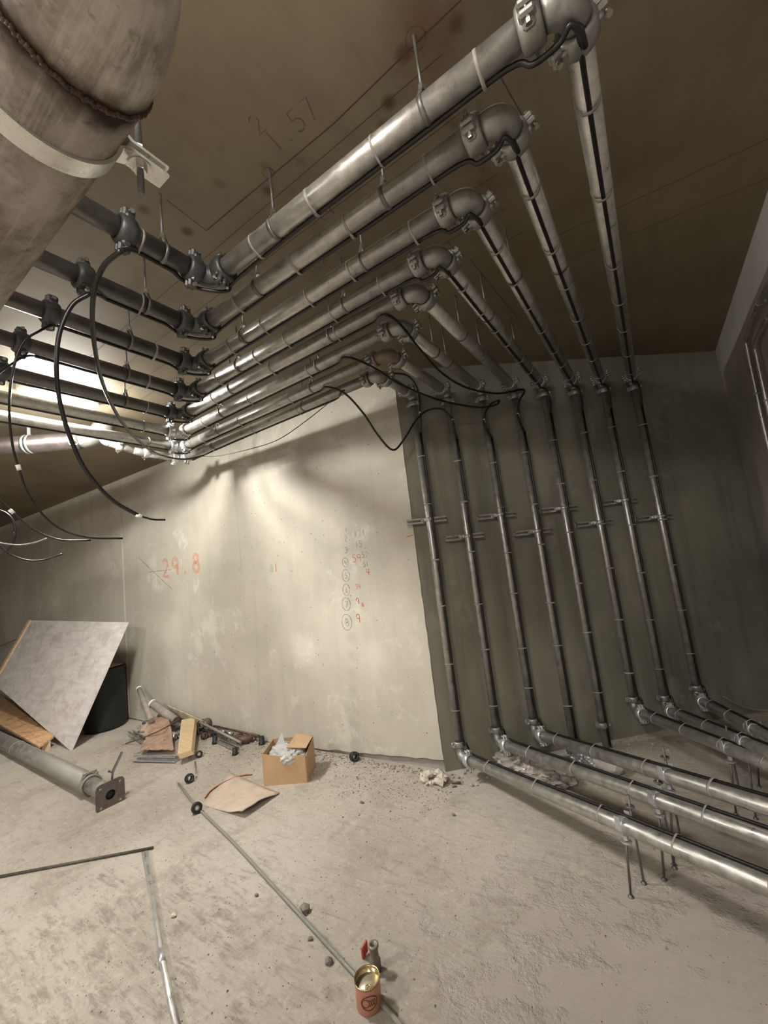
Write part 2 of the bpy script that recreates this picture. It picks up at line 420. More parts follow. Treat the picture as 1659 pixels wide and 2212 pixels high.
write(m, '59', ow(762, 1215), EX, EZ, NL, .065, .005); write(m, '34', ow(768, 1273), EX, EZ, NL, .04, .004)
write(m, '9', ow(770, 1305), EX, EZ, NL, .05, .008); write(m, '8', ow(782, 1310), EX, EZ, NL, .03, .005); write(m, '9', ow(770, 1345), EX, EZ, NL, .07, .007)
ribbon(m, [ow(878, 1160), ow(888, 1157), ow(896, 1154)], .005, NL)
m.build('red_number', MRE, WL)
m = MB()
for (px, py, h, dg) in ((746, 1215, .05, '4'), (747, 1243, .065, '5'), (748, 1274, .06, '6'), (748, 1305, .07, '7'), (749, 1344, .085, '8')):
    c = ow(px, py); ribbon(m, [c + EX * (h * .62 * math.cos(a / 16 * 6.4)) + EZ * (h * .8 * math.sin(a / 16 * 6.4)) for a in range(18)], .004, NL)
    write(m, dg, c - EX * h * .2 - EZ * h * .4, EX, EZ, NL, h * .75, .004)
for (px, py, t_, h) in ((745, 1195, '3', .05), (744, 1170, '2', .05), (745, 1148, '1', .05), (765, 1160, '171', .055), (768, 1183, '15', .05), (782, 1205, '52', .045), (785, 1225, '51', .04), (584, 1236, '8', .07)):
    write(m, t_, ow(px, py), EX, EZ, NL, h, .004)
ribbon(m, [ow(298, 1203), ow(330, 1234), ow(372, 1273)], .006, NL); ribbon(m, [ow(322, 1236), ow(371, 1230)], .005, NL)
m.build('pencil_tally', MPC, WL)
# ceiling marks
NC = V((0, 0, -1))
m = MB(); hc = H - .0012
ribbon(m, [G(446, 498, hc), G(720, 268, hc), G(1010, -14, hc)], .005, NC); ribbon(m, [G(446, 498, hc), G(360, 432, hc)], .004, NC)
for (a, b) in (((1055, 120), (1128, 250)), ((1128, 400), (1195, 470)), ((1015, 560), (1120, 690)), ((965, 520), (1000, 560)), ((1230, 560), (1659, 385)), ((1180, 520), (1659, 300))):
    ribbon(m, [G(*a, hc), G(*b, hc)], .0035, NC)
for i in range(2, 8):
    y = (1.028, 1.195, 1.394, 1.569, 1.722, 1.918, 2.124, 2.32)[i - 1] - .07
    ribbon(m, [V((-3.6, y, hc)), V((-.3, y, hc))], .003, NC)
m.build('chalk_line', MLN, CE)
m = MB()
def cw(t_, px, py, h, ang):
    e = V((math.cos(ang), math.sin(ang), 0)); write(m, t_, G(px, py, hc), e, V((e.y, -e.x, 0)), NC, h, .005)
cw('1.57', 598, 330, .075, .05); cw('2', 560, 292, .06, .1); cw('C9', 700, 478, .05, .0); cw('x', 815, 462, .03, .4); cw('TC2', 672, 592, .06, .0)
for (px, py, r) in ((580, 374, .022), (898, 85, .032), (558, 552, .02)):
    c = G(px, py, hc); ribbon(m, [c + V((r * math.cos(a / 12 * 6.5), r * math.sin(a / 12 * 6.5), 0)) for a in range(13)], .003, NC)
m.build('pencil_figure', MPC, CE)
# ------------------------------------------------------------------ pipe fittings
PR = .0302
PO, PV, PF = .037, .0245, .031   # overhead, riser and floor pipe radii
def bolt(mb, c, d, L=.05):
    d = V(d).normalized(); mb.tube([c - d * L / 2, c + d * L / 2], .0045, 8)
    for e in (1, -1): mb.lathe(c + d * e * L / 2, d, [(-.005, 0.0001), (-.005, .0088), (.005, .0088), (.005, .0001)], 6, False, False)
def coupling(c, ax, side, mat, par, r=PR):
    """grooved two-piece clamp ring with two bolted ears"""
    c = V(c); ax = V(ax).normalized(); side = V(side); side = (side - ax * side.dot(ax)).normalized(); nrm = ax.cross(side)
    m = MB(); k = r / .0302
    m.lathe(c, ax, [(-.024 * k, r * .99), (-.024 * k, r + .008 * k), (-.019 * k, r + .012 * k), (-.008 * k, r + .014 * k), (.008 * k, r + .014 * k), (.019 * k, r + .012 * k), (.024 * k, r + .008 * k), (.024 * k, r * .99)], 24)
    for e in (1, -1):
        p = c + side * e * (r + .020 * k)
        for h in (1, -1):
            m.box(p + nrm * h * .009 * k - side * e * .006 * k, ax * .017 * k, side * .019 * k, nrm * .0075 * k, .005 * k)
            m.box(p - side * e * .014 * k + nrm * h * .018 * k, ax * .013 * k, side * .010 * k, nrm * .010 * k, .005 * k)
    o = m.build('coupling', mat, par)
    for e in (1, -1):
        b = MB(); bolt(b, c + side * e * (r + .024 * k), nrm, .052 * k); b.build('bolt', MBO, o)
    return o
def elbow(P, d0, d1, mat, par, L=.052, r=PR, r1=None):
    """bend at corner P, coming from direction -d0, leaving along d1"""
    P = V(P); d0 = V(d0).normalized(); d1 = V(d1).normalized(); a = P - d0 * L; b = P + d1 * L
    pts = []
    for k in range(11):
        t = k / 10; pts.append(a * (1 - t) ** 2 + P * (2 * t * (1 - t)) + b * t * t)
    r1 = r1 or r; rr = [(r + (r1 - r) * k / 10) * (1.02 + .17 * math.sin(math.pi * k / 10)) for k in range(11)]
    MB().tube(pts, r, 20, True, False, rr).build('elbow', mat, par)
def band(c, ax, off, par, mat=None, name='tie', PR=PO):
    """tape tie round the pipe and its cable"""
    c = V(c); ax = V(ax).normalized(); off = V(off); off = (off - ax * off.dot(ax)).normalized(); q = ax.cross(off); wd = rnd.uniform(.0035, .0065)
    pts = []; n = 22
    for k in range(n):
        a = 2 * math.pi * k / n; r = PR + .0016
        x, y = r * math.cos(a), r * math.sin(a)
        if math.cos(a) > .5: x += .0155 * min(1, (math.cos(a) - .5) * 3)
        pts.append(off * x + q * y)
    vs = []; fs = []
    for e in (-1, 1):
        for s_ in (1.0, .96): vs += [c + ax * (e * wd) + p * s_ for p in pts]
    for k in range(n):
        j2 = (k + 1) % n
        fs += [(k, j2, 2 * n + j2, 2 * n + k), (k, j2, n + j2, n + k), (2 * n + k, 2 * n + j2, 3 * n + j2, 3 * n + k)]
    m = MB().add(vs, fs, True); return m.build(name, mat or MTP, par)
def catmull(pts, n=8):
    pts = [V(p) for p in pts]; P = [pts[0] * 2 - pts[1]] + pts + [pts[-1] * 2 - pts[-2]]; out = []
    for i in range(1, len(P) - 2):
        for k in range(n):
            t = k / n; a, b, c, d = P[i - 1], P[i], P[i + 1], P[i + 2]
            out.append(.5 * ((2 * b) + (c - a) * t + (2 * a - 5 * b + 4 * c - d) * t * t + (3 * b - a - 3 * c + d) * t ** 3))
    return out + [pts[-1]]
# ------------------------------------------------------------------ the eight pipe lines
ZP = 2.86
AY = [1.028, 1.195, 1.394, 1.569, 1.722, 1.918, 2.124, 2.32]
CXX = [-1.413, -1.768, -2.11, -2.466, -2.843, -3.208, -3.548, -3.87]
RX = [.050, -.168, -.364, -.578, -.77, -.985, -1.204, -1.42]
RY = [4.054, 3.875, 3.705, 3.517, 3.349, 3.17, 2.985, 2.80]
# floor runs: for line i -> (start on riser side, point at clamp, length beyond clamp)
FL = {7: ((1030, 1650), (1363, 1937.6), (1347, 1783)), 6: ((1101, 1613), (1435, 1900), (1418, 1727)), 5: ((1193, 1597), (1456, 1868), (1441, 1675)),
      2: ((1403, 1549), (1590, 1760), (1573, 1617)), 1: ((1472, 1547), (1633, 1769), (1610, 1605)), 0: ((1536, 1526), (1640, 1700), (1629, 1576))}
cplC = [(270, 500), (180, 598), (108, 688), (45, 752), (2, 805)]
WHERE = ['nearest the viewer, longest span to the wall', 'second from the viewer overhead', 'third from the viewer overhead', 'fourth from the viewer overhead',
         'fifth from the viewer, loose cable looping beyond its bend', 'sixth from the viewer overhead', 'seventh from the viewer overhead, with reddish bend', 'farthest from the viewer, closest to the pale wall']
FLOORP = {}
LINES = []
for i in range(8):
    t = thing('pipe_line', (CXX[i], AY[i], ZP), 'galvanized pipe line with grooved couplings, ' + WHERE[i], 'pipe', 'galvanized pipe lines'); LINES.append(t)
    X, Y, B = V((1, 0, 0)), V((0, 1, 0)), V((RX[i], AY[i], ZP))
    C = V((CXX[i], AY[i], ZP)); dark = i < 5
    mc, me = (MGD, MCD) if dark else (MG, MCP)
    if i < 7:
        MB().tube([V((CXX[i], -1.2, ZP)), C - Y * .05], PO, 24).build('pipe', mc, t)
        if i < 5:
            y0 = onplane(*cplC[i], (CXX[i], 0, 0), V((1, 0, 0))).y
            coupling((CXX[i], y0, ZP), Y, (0, 0, 1) if i % 2 else (.4, 0, 1), me, t, PO)
    else:
        MB().tube([C - Y * .38, C - Y * .05], PO, 24).build('pipe', MG, t)
        a = C - Y * .42; coupling(C - Y * .36, Y, (1, 0, .6), MZN, t); dd = V((-.25, -1, .25)).normalized()
        elbow(a, Y * -1, dd, MZN, t, .045); b = a + dd * .16
        MB().tube([a + dd * .03, b + dd * .08], PR, 20).build('pipe', MG, t); coupling(b, dd, (1, 0, .5), MZN, t)
        e2 = b + dd * .12; elbow(e2, dd, V((-.1, -.2, 1)), MZN, t, .04); MB().tube([e2 + V((0, 0, .02)), e2 + V((-.03, -.03, H - e2.z - .001))], PR, 20).build('pipe', MG, t)
    md = MCD if i < 5 else MZN
    elbow(C, Y, X, md, t, .06, PO); coupling(C - Y * .086, Y, (.3, 0, 1), md, t, PO); coupling(C + X * .086, X, (0, .3, 1), md, t, PO)
    MB().tube([C + X * .05, B - X * .05], PO, 24).build('pipe', MG, t)
    elbow(B, X, Y, MCP if i != 6 else simple('reddish_primed_elbow', (.20, .155, .125), .55, .2), t, .068 if i != 6 else .095, PO)
    oo = .096 if i != 6 else .118
    coupling(B - X * oo, X, (0, 1, .35), MCP, t, PO); coupling(B + Y * oo, Y, (1, 0, .35), MCP, t, PO)
    R = V((RX[i], RY[i], ZP)); Z = V((0, 0, 1))
    MB().tube([B + Y * .05, R - Y * .05], PO, 24).build('pipe', MG, t)
    elbow(R, Y, -Z, MCP, t, .055, PO, PV * 1.15); coupling(R - Y * .082, Y, (1, 0, 0.2), MCP, t, PO * .93); coupling(R - Z * .085, -Z, (1, .2, 0), MCP, t, PV * 1.1)
    r0 = V((RX[i], RY[i], 0))
    if i in FL:
        st, base, clp = FL[i]; P = G(*base); dd = (P - r0); dd.z = 0; dd.normalize(); n = V((-dd.y, dd.x, 0))
        S = onplane(*st, r0, n); K = onplane(*clp, r0, n)
        ax = (K - S).normalized(); L = (V((S.x, S.y, 0)) - r0).length
        E0 = S - ax * (L / V((ax.x, ax.y, 0)).length)        # where the pipe axis meets the riser
        MB().tube([R - Z * .05, E0 + Z * .05], PV, 24).build('pipe', MG, t)
        elbow(E0, -Z, ax, MCP, t, .07, PV, PF); coupling(E0 + Z * .09, Z, UB, MCP, t, PV * 1.08); coupling(E0 + ax * .1, ax, (0, 0, 1), MZN, t, PF)
        MB().tube([E0 + ax * .06, K + ax * 1.0], PF, 24).build('pipe', MG, t)
        FLOORP[i] = (E0, K, ax, P)
        RIE = E0.z
    else:
        MB().tube([R - Z * .05, r0 + Z * .0], PV, 24).build('pipe', MG, t)
        if i == 3: coupling(r0 + Z * .17, Z, UB, MCP, t, PV)
        else: coupling(r0 + Z * .03, Z, UB, MCP, t, PV)
# ------------------------------------------------------------------ strapped heating cables (one per line) and their ties
CR = .0075
def strap(i):
    offA = V((0, .72, -.69)) * (PO + CR); offC = V((-.62, 0, -.78)) * (PO + CR); offB = V((0, 0, -1)) * (PO + CR)
    offR = (UB * .8 + NB * .6).normalized() * (PV + CR)
    C, B, R = V((CXX[i], AY[i], ZP)), V((RX[i], AY[i], ZP)), V((RX[i], RY[i], ZP))
    X, Y, Z = V((1, 0, 0)), V((0, 1, 0)), V((0, 0, 1)); bulge = .018
    segs = []   # (pts list)
    a = []
    if i < 7:
        ys = onplane(*[(305, 540), (235, 642), (130, 708), (80, 772), (20, 822), (0, 900), (0, 990)][i], (CXX[i], 0, 0), V((1, 0, 0))).y
        ys = max(ys, .2)
        a += [V((C.x, ys, ZP)) + offC, V((C.x, (ys + C.y) / 2, ZP)) + offC, C - Y * .16 + offC, C - Y * .08 + offC * 1.4, C - Y * .02 + V((.01, 0, -.066)), C + X * .06 + V((0, .035, -.062))]
    a += [C + X * .12 + offA * 1.2]
    return a, offA, offB, offR, offC
def ties(t, a, b, off, n, rad=PO):
    for k in range(n):
        f = (k + .5 + rnd.uniform(-.12, .12)) / n; band(a.lerp(b, f), b - a, off, t, PR=rad)
CABN = ['first', 'second', 'third', 'fourth', 'fifth', 'sixth', 'seventh', 'eighth']
LOOP = {  # hanging tails on the left: px, py, depth
 0: [(262, 541, 1.30), (222, 578, 1.33), (201, 645, 1.38), (204, 745, 1.55), (226, 840, 1.85), (268, 918, 2.3), (318, 968, 2.9), (357, 986, 3.3), (400, 992, 3.62), (440, 984, 3.75)],
 1: [(195, 634, 1.55), (155, 660, 1.52), (128, 722, 1.5), (122, 800, 1.5), (130, 870, 1.52), (150, 940, 1.55), (185, 1015, 1.6), (240, 1078, 1.66), (300, 1114, 1.72), (330, 1122, 1.75), (357, 1123, 1.78)],
 2: [(92, 711, 1.75), (50, 740, 1.7), (27, 805, 1.68), (20, 880, 1.68), (26, 955, 1.7), (40, 1010, 1.72), (66, 1076, 1.75), (118, 1135, 1.8), (185, 1160, 1.86), (265, 1163, 1.95)],
 3: [(42, 775, 2.0), (-10, 815, 1.95), (-45, 890, 1.92), (-42, 1000, 1.92), (-10, 1068, 1.95), (25, 1105, 2.0), (75, 1145, 2.05), (130, 1166, 2.1), (197, 1167, 2.15)],
 4: [(-5, 824, 2.25), (-60, 860, 2.2), (-90, 960, 2.2), (-60, 1100, 2.2), (0, 1180, 2.25), (45, 1207, 2.3), (90, 1210, 2.35), (136, 1196, 2.4)]}
for i in range(8):
    C, B, R = V((CXX[i], AY[i], ZP)), V((RX[i], AY[i], ZP)), V((RX[i], RY[i], ZP)); X, Y, Z = V((1, 0, 0)), V((0, 1, 0)), V((0, 0, 1))
    a, offA, offB, offR, offC = strap(i)
    t = thing('heating_cable', tuple(C), 'black cable taped along the ' + CABN[i] + ' overhead pipe line from the viewer', 'cable', 'black cables taped to the pipes')
    pts = list(a); th0 = list(a)
    if i in LOOP:
        lp = [atdepth(*q) for q in LOOP[i]]
        if i == 1: MB().tube(catmull(list(reversed(lp[:-2])), 6), CR * 1.05, 12).build('loop', MBK, t); MB().tube(catmull(lp[-3:], 6), .004, 8).build('end_wire', MBK, t)
        else: MB().tube(catmull(list(reversed(lp)), 6), CR * (1.05 if i == 0 else .62), 12).build('loop', MBK, t)
        MB().tube(catmull([lp[0], (lp[0] + a[0]) / 2 + V((0, 0, .008)), a[0]], 6), CR * (1.0 if i < 2 else .7), 10).build('cable', MBK, t)
        if i in (1, 2, 3):
            k = {1: 8, 2: 5, 3: 5}[i]; q0 = lp[k]; q1 = lp[k + 1] if k + 1 < len(lp) else lp[k - 1]; dd = (q1 - q0).normalized()
            MB().tube([q0 - dd * .012, q0 + dd * .012], CR * 1.15, 12).build('label', MLB, t)
    # the run along A
    def run(pl, rad=CR): MB().tube(catmull(pl, 6), rad, 12).build('cable', MBK, t)
    if i < 4:
        run(pts + [C.lerp(B, .35) + offA, C.lerp(B, .7) + offA, B - X * .17 + offA, B - X * .11 + V((0, .045, -.055)), B - X * .045 + V((0, .04, -.058)), B + V((-.01, .02, -.056)), B + Y * .08 + V((0.01, 0, -.068)), B + Y * .16 + offB,
             B.lerp(R, .5) + offB, R - Y * .16 + offB, R - Y * .08 + V((.01, 0, -.056)), R + V((.03, -.045, -.06)), R - Z * .13 + offR * 1.3, R - Z * .25 + offR])
        ties(t, C + X * .18, B - X * .12, offA, 4 if i < 2 else 5); ties(t, B + Y * .12, R - Y * .1, offB, 7)
    else:
        loose = {4: ([(830, 680, 0), (862, 698, .1), (905, 752, .3), (955, 806, .5), (1010, 838, .7), (1075, 850, .85), (1131, 842, 1.0), (1122, 866, 1.0), (1118, 892, 1.0)]),
                 5: ([(748, 772, 0), (800, 790, .15), (860, 828, .35), (930, 858, .55), (985, 873, .72), (1040, 880, .86), (1072, 874, .95), (1078, 865, .98), (1062, 872, 1.0), (1050, 888, 1.0), (1045, 905, 1.0)]),
                 6: ([(707, 836, 0), (745, 850, .1), (785, 893, .25), (815, 938, .4), (848, 972, .55), (872, 950, .68), (900, 906, .8), (925, 886, .9), (955, 884, .97), (978, 905, 1.0)]),
                 7: ([(740, 845, 0), (780, 824, .2), (820, 812, .4), (860, 807, .6), (885, 815, .8), (901, 838, .95), (906, 862, 1.0), (907, 890, 1.0)])}[i]
        d0 = px_of(onplane(loose[0][0], loose[0][1], V((0, AY[i], 0)), V((0, 1, 0))))[2] - .04; d1 = px_of(R + V((0, 0, -.5)))[2] - .06
        lo = [atdepth(px, py, d0 + (d1 - d0) * f) for px, py, f in loose]
        x0 = lo[0].x - .12
        fr = (x0 - C.x) / (B.x - C.x)
        run(pts + [C.lerp(B, fr * .5) + offA, C.lerp(B, fr * .85) + offA, C.lerp(B, fr) + offA] + lo)
        q0 = lo[-1]; run([q0, q0 + V((0, 0, -.06)), V((R.x, R.y, q0.z - .14)) + offR])
        MB().tube([q0 + V((0, 0, .0)), q0 + V((0, 0, -.03))], CR * 1.15, 12).build('label', MLB, t)
        ties(t, C + X * .15, C.lerp(B, fr), offA, 3)
    zt = R.z - .25 if i < 4 else lo[-1].z - .14
    if i in FLOORP:
        E0, K, ax, P = FLOORP[i]; side = ax.cross(Z).normalized() * -1
        if side.dot(UB) < 0: side = -side
        offF = (Z * .75 + side * .66).normalized() * (PF + CR)
        mid = V((R.x, R.y, (zt + E0.z) / 2)); run([V((R.x, R.y, zt)) + offR, mid + offR, V((R.x, R.y, E0.z + .2)) + offR, V((R.x, R.y, E0.z + .1)) + offR * 1.45 + ax * .015, E0 + ax * .06 + offF * 1.7, E0 + ax * .18 + offF * 1.1, K + offF, K + ax * 1.0 + offF])
        ties(t, V((R.x, R.y, zt)), V((R.x, R.y, E0.z + .12)), offR, 6, PV); ties(t, E0 + ax * .12, K + ax * .1, offF, 3, PF); ties(t, K + ax * .1, K + ax * .7, offF, 2, PF)
    else:
        run([V((R.x, R.y, zt)) + offR, V((R.x, R.y, 1.3)) + offR, V((R.x, R.y, .02)) + offR]); ties(t, V((R.x, R.y, zt)), V((R.x, R.y, .2)), offR, 6, PV)
    if i < 7: ties(t, V((C.x, C.y - .42, ZP)), C - Y * .14, offC, 1)
def GW(px, py, z=0.0, of=.05):
    P = G(px, py, z); d = (P - CORN).dot(NL)
    if d < of: P = onplane(px, py, CORN + NL * of, NL); P.z = max(P.z, z)
    return P
# thin slack wire below the farthest line, and a coil on the left
w1 = [atdepth(430, 985, 3.9), atdepth(470, 985, 3.85), atdepth(540, 970, 3.75), atdepth(600, 950, 3.6), atdepth(660, 910, 3.45), atdepth(735, 850, 3.25)]
tag(MB().tube(catmull(w1, 8), .0035, 8).build('slack_wire', MBK), 'thin slack wire sagging below the farthest overhead pipe', 'wire')
co_ = []
for k in range(70):
    a = k / 70 * 2 * math.pi * 3; co_.append(atdepth(-8 + (40 + 2.2 * math.sin(k * .31)) * math.cos(a), 1150 + 48 * math.sin(a), 2.4 + .03 * math.sin(a * .33)))
tag(MB().tube(catmull(co_, 2), .006, 8).build('cable_coil', MBK), 'hanging coil of black cable at the left edge', 'cable')
tag(MB().tube(catmull([atdepth(-20, 1168, 2.3), atdepth(15, 1175, 2.3), atdepth(45, 1177, 2.3), atdepth(75, 1172, 2.32), atdepth(101, 1163, 2.35)], 6), .004, 8).build('loose_wire', MTP), 'short pale wire end hanging beside the cable coil', 'wire')
# ------------------------------------------------------------------ hangers
def hanger(P, ax, label=None):
    P = V(P); ax = V(ax).normalized(); t = thing('pipe_hanger', (P.x, P.y, H), label or 'ring hanger', 'hanger', 'ring hangers under the ceiling')
    m = MB(); pts = []; r = PO + .003; sd = ax.cross(V((0, 0, 1))).normalized()
    for k in range(25):
        a = math.pi / 2 + 2 * math.pi * k / 24; zz = math.sin(a) * r
        if math.sin(a) > .75: zz += .03 * (math.sin(a) - .75) / .25
        pts.append(P + sd * math.cos(a) * r * (1 if math.sin(a) < .6 else .9) + V((0, 0, zz)))
    vs = []; fs = []; n = 24
    for e in (-1, 1):
        for q in (1, .955): vs += [P + (p - P) * q + ax * e * .008 for p in pts[:24]]
    for k in range(n):
        j2 = (k + 1) % n; fs += [(k, j2, 2 * n + j2, 2 * n + k), (k, j2, n + j2, n + k), (2 * n + k, 2 * n + j2, 3 * n + j2, 3 * n + k), (n + k, n + j2, 3 * n + j2, 3 * n + k)]
    m.add(vs, fs, True).build('ring', MRD, t)
    top = P.z + PO + .034
    MB().lathe(V((P.x, P.y, top)), (0, 0, 1), [(-.012, .0001), (-.012, .012), (.010, .012), (.014, .008), (.014, .0001)], 6, False, False).build('nut', MBO, t)
    MB().tube([V((P.x, P.y, top - .01)), V((P.x, P.y, H))], .0048, 8).build('rod', MRD, t)
HA = {0: [(592, 470), (913, 205)], 1: [(558, 615), (833, 420)], 2: [(527, 712), (783, 540)], 3: [(515, 775), (745, 645)], 4: [(500, 832), (715, 715)], 5: [(480, 885), (687, 782)], 6: [(473, 935), (675, 838)], 7: [(463, 965), (657, 885)]}
HN = ['first', 'second', 'third', 'fourth', 'fifth', 'sixth', 'seventh', 'eighth']
for i, l in HA.items():
    for k, p in enumerate(l):
        x = onplane(*p, (0, AY[i], 0), V((0, 1, 0))).x
        hanger((x, AY[i], ZP), (1, 0, 0), 'ring hanger on the ' + HN[i] + ' crosswise pipe, the one near its ' + ('left' if k == 0 else 'right') + ' bend')
for i, p in enumerate([(352, 530), (316, 655), (281, 755), (275, 812), (271, 865)]):
    y = onplane(*p, (CXX[i], 0, 0), V((1, 0, 0))).y; hanger((CXX[i], y, ZP), (0, 1, 0), 'ring hanger with rod on the dark left stretch of the ' + HN[i] + ' pipe')
for (i, p, s_) in ((3, (1052, 680), 'first'), (3, (1115, 755), 'last'), (4, (995, 715), 'first'), (4, (1038, 755), 'last'), (5, (937, 755), 'first'), (5, (966, 785), 'last'), (2, (1110, 600), 'only'), (1, (1190, 480), 'only')):
    y = onplane(*p, (RX[i], 0, 0), V((1, 0, 0))).y; hanger((RX[i], y, ZP), (0, 1, 0), 'ring hanger on the ' + HN[i] + ' pipe beyond its right bend, the ' + s_ + ' one')
# ------------------------------------------------------------------ wall brackets of the risers
BRK = [(1428, 1115), (1350, 1080), (1292, 1128), (1215, 1097), (1150, 1148), (1075, 1112), (1010, 1158), (925, 1122)]
RN = ['rightmost', 'second from right', 'third from right', 'fourth from right', 'fifth from right', 'sixth from right', 'seventh from right', 'leftmost']
for i in range(8):
    r0 = V((RX[i], RY[i], 0)); z = onplane(*BRK[i], r0, NB).z; c = r0 + V((0, 0, z)); wc = c - NB * .1
    t = thing('riser_bracket', tuple(wc), 'slotted steel wall bracket clamping the ' + RN[i] + ' riser pipe', 'bracket', 'wall brackets of the risers')
    hw = .155
    m = MB(); back = wc + NB * .004
    m.box(back, UB * hw, V((0, 0, .021)), NB * .003, .002)
    for e in (1, -1): m.box(wc + NB * .022 + V((0, 0, e * .0195)), UB * hw, V((0, 0, .0018)), NB * .02); m.box(wc + NB * .041 + V((0, 0, e * .0135)), UB * hw, V((0, 0, .0065)), NB * .0015)
    m.build('channel', MG, t)
    m = MB(); m.lathe(c, (0, 0, 1), [(-.012, PV), (-.012, PV + .003), (.012, PV + .003), (.012, PV)], 24)
    for e in (1, -1): m.box(c + UB * e * .029 - NB * .038, UB * .003, V((0, 0, .012)), NB * .028)
    m.build('clamp', MZN, t)
    m = MB(); bolt(m, c + NB * (PV + .008), NB, .014); bolt(m, c - UB * .048 - NB * .045, NB, .02); m.build('bolt', MBO, t)
# ------------------------------------------------------------------ floor stands
SN = {7: 'nearest low floor pipe', 6: 'second low floor pipe', 5: 'third low floor pipe', 2: 'fourth low floor pipe', 1: 'fifth low floor pipe', 0: 'rearmost low floor pipe'}
def foot(t, P): MB().lathe(V((P.x, P.y, 0)), (0, 0, 1), [(0, .0001), (0, .013), (.003, .012), (.004, .007), (.009, .007), (.009, .0001)], 12, False).build('foot', MDG, t)
for i, (E0, K, ax, P) in FLOORP.items():
    side = ax.cross(V((0, 0, 1))).normalized()
    t = thing('pipe_stand', (P.x, P.y, 0), 'threaded rod stand with clamp holding up the ' + SN[i], 'stand', 'threaded rod stands of the floor pipes')
    MB().tube([V((P.x, P.y, 0)), V((K.x, K.y, K.z - PR - .01))], .005, 8).build('rod', MRD, t); foot(t, P)
    m = MB(); m.lathe(K, ax, [(-.015, PR), (-.015, PR + .0035), (.015, PR + .0035), (.015, PR)], 24)
    for e in (1, -1): m.box(K + side * e * (PR + .003) + V((0, 0, .02)), ax * .013, side * .002, V((0, 0, .028)))
    m.build('clamp', MZN, t)
    m = MB()
    m.lathe(K - V((0, 0, PR + .016)), (0, 0, 1), [(-.01, .0001), (-.01, .012), (.01, .012), (.01, .0001)], 6, False, False)
    m.build('nut', MZN, t); m = MB()
    m.lathe(K - V((0, 0, PR + .034)), (0, 0, 1), [(-.002, .0001), (-.002, .022), (.002, .022), (.002, .0001)], 16, False, False); m.build('flange_nut', MZN, t)
    if i in (7, 6, 5, 2):
        P2 = P + (G(1391, 1908.5) - G(1363, 1937.6)) * (1 if i == 7 else .9)
        t2 = thing('spare_rod', (P2.x, P2.y, 0), 'threaded rod standing free on the floor behind the ' + SN[i], 'rod', 'free standing threaded rods')
        MB().tube([V((P2.x, P2.y, 0)), V((P2.x, P2.y, K.z + .07))], .005, 8).build('rod', MRD, t2); foot(t2, P2)
        MB().lathe(V((P2.x, P2.y, K.z + .02)), (0, 0, 1), [(-.006, .0001), (-.006, .011), (.0, .02), (.003, .02), (.003, .0001)], 12, False).build('nut', MDG, t2)
# ------------------------------------------------------------------ big steel pipe with bend and strap
t = thing('large_steel_pipe', (-.7, .216, 2.374), 'large weathered steel pipe with welded bend close overhead', 'pipe')
BR = .1105; c0 = V((-.574, .216, 2.374)); RB = .25
MB().tube([V((-5.2, .216, 2.374)), c0], BR, 64).build('straight_pipe', MBG, t)
bend = [c0 + V((RB * math.sin(a), -RB * (1 - math.cos(a)), 0)) for a in [math.pi / 2 * k / 24 for k in range(25)]]
MB().tube(bend + [bend[-1] + V((0, -2.2, 0))], BR, 64).build('bend', MBG, t)
m = MB()
for k in range(150):
    a = 2 * math.pi * k / 150; p = c0 + V((rnd.uniform(-.002, .002), BR * math.cos(a), BR * math.sin(a))); m.blob(p, .0052, k, .15, (1, 1, 1), True)
m.build('weld_bead', simple('rusty_weld', (.075, .045, .030), .5, .3, .5, 60, .3), t)
t2 = thing('large_pipe_clamp', (-.7, .216, 2.374), 'bright steel strap clamp round the large overhead pipe', 'clamp')
vs = []; R1 = BR + .001; T = .006; WX = .019
def prof(o):
    out = []
    for k in range(41):
        a = math.radians(180 + 12 - (204) * (1 - k / 40)) ; a = -math.pi + math.radians(8) + math.radians(164) * k / 40
        out.append(V((0, (R1 + o) * math.cos(a), (R1 + o) * math.sin(a))))
    return out
for (sgn, z0) in ((-1, 0), (1, 0)):
    pr = [V((0, (R1) * math.cos(a), sgn * abs((R1) * math.sin(a)))) for a in [math.radians(11 + 158 * k / 40) for k in range(41)]]
    po = [V((0, (R1 + T) * math.cos(a), sgn * abs((R1 + T) * math.sin(a)))) for a in [math.radians(11 + 158 * k / 40) for k in range(41)]]
    e = V((0, .085, 0))
    A0, A1 = pr[0], po[0]; B0, B1 = pr[-1], po[-1]
    inn = [V((0, BR + .09, sgn * .006)), V((0, BR + .018, sgn * .006))] + pr + [V((0, -BR - .018, sgn * .006)), V((0, -BR - .09, sgn * .006))]
    out = [V((0, BR + .09, sgn * (.006 + T))), V((0, BR + .024, sgn * (.006 + T)))] + po + [V((0, -BR - .024, sgn * (.006 + T))), V((0, -BR - .09, sgn * (.006 + T)))]
    cc = V((-.7, .216, 2.374)); n = len(inn); vs = []
    for x in (-WX, WX): vs += [cc + V((x, 0, 0)) + p for p in inn] + [cc + V((x, 0, 0)) + p for p in out]
    fs = []
    for k in range(n - 1):
        fs += [(k, k + 1, n + k + 1, n + k), (2 * n + k, 3 * n + k, 3 * n + k + 1, 2 * n + k + 1), (k, 2 * n + k, 2 * n + k + 1, k + 1), (n + k, n + k + 1, 3 * n + k + 1, 3 * n + k)]
    fs += [(0, n, 3 * n, 2 * n), (n - 1, 2 * n - 1, 4 * n - 1, 3 * n - 1)]
    MB().add(vs, fs, False).build('strap', MST, t2)
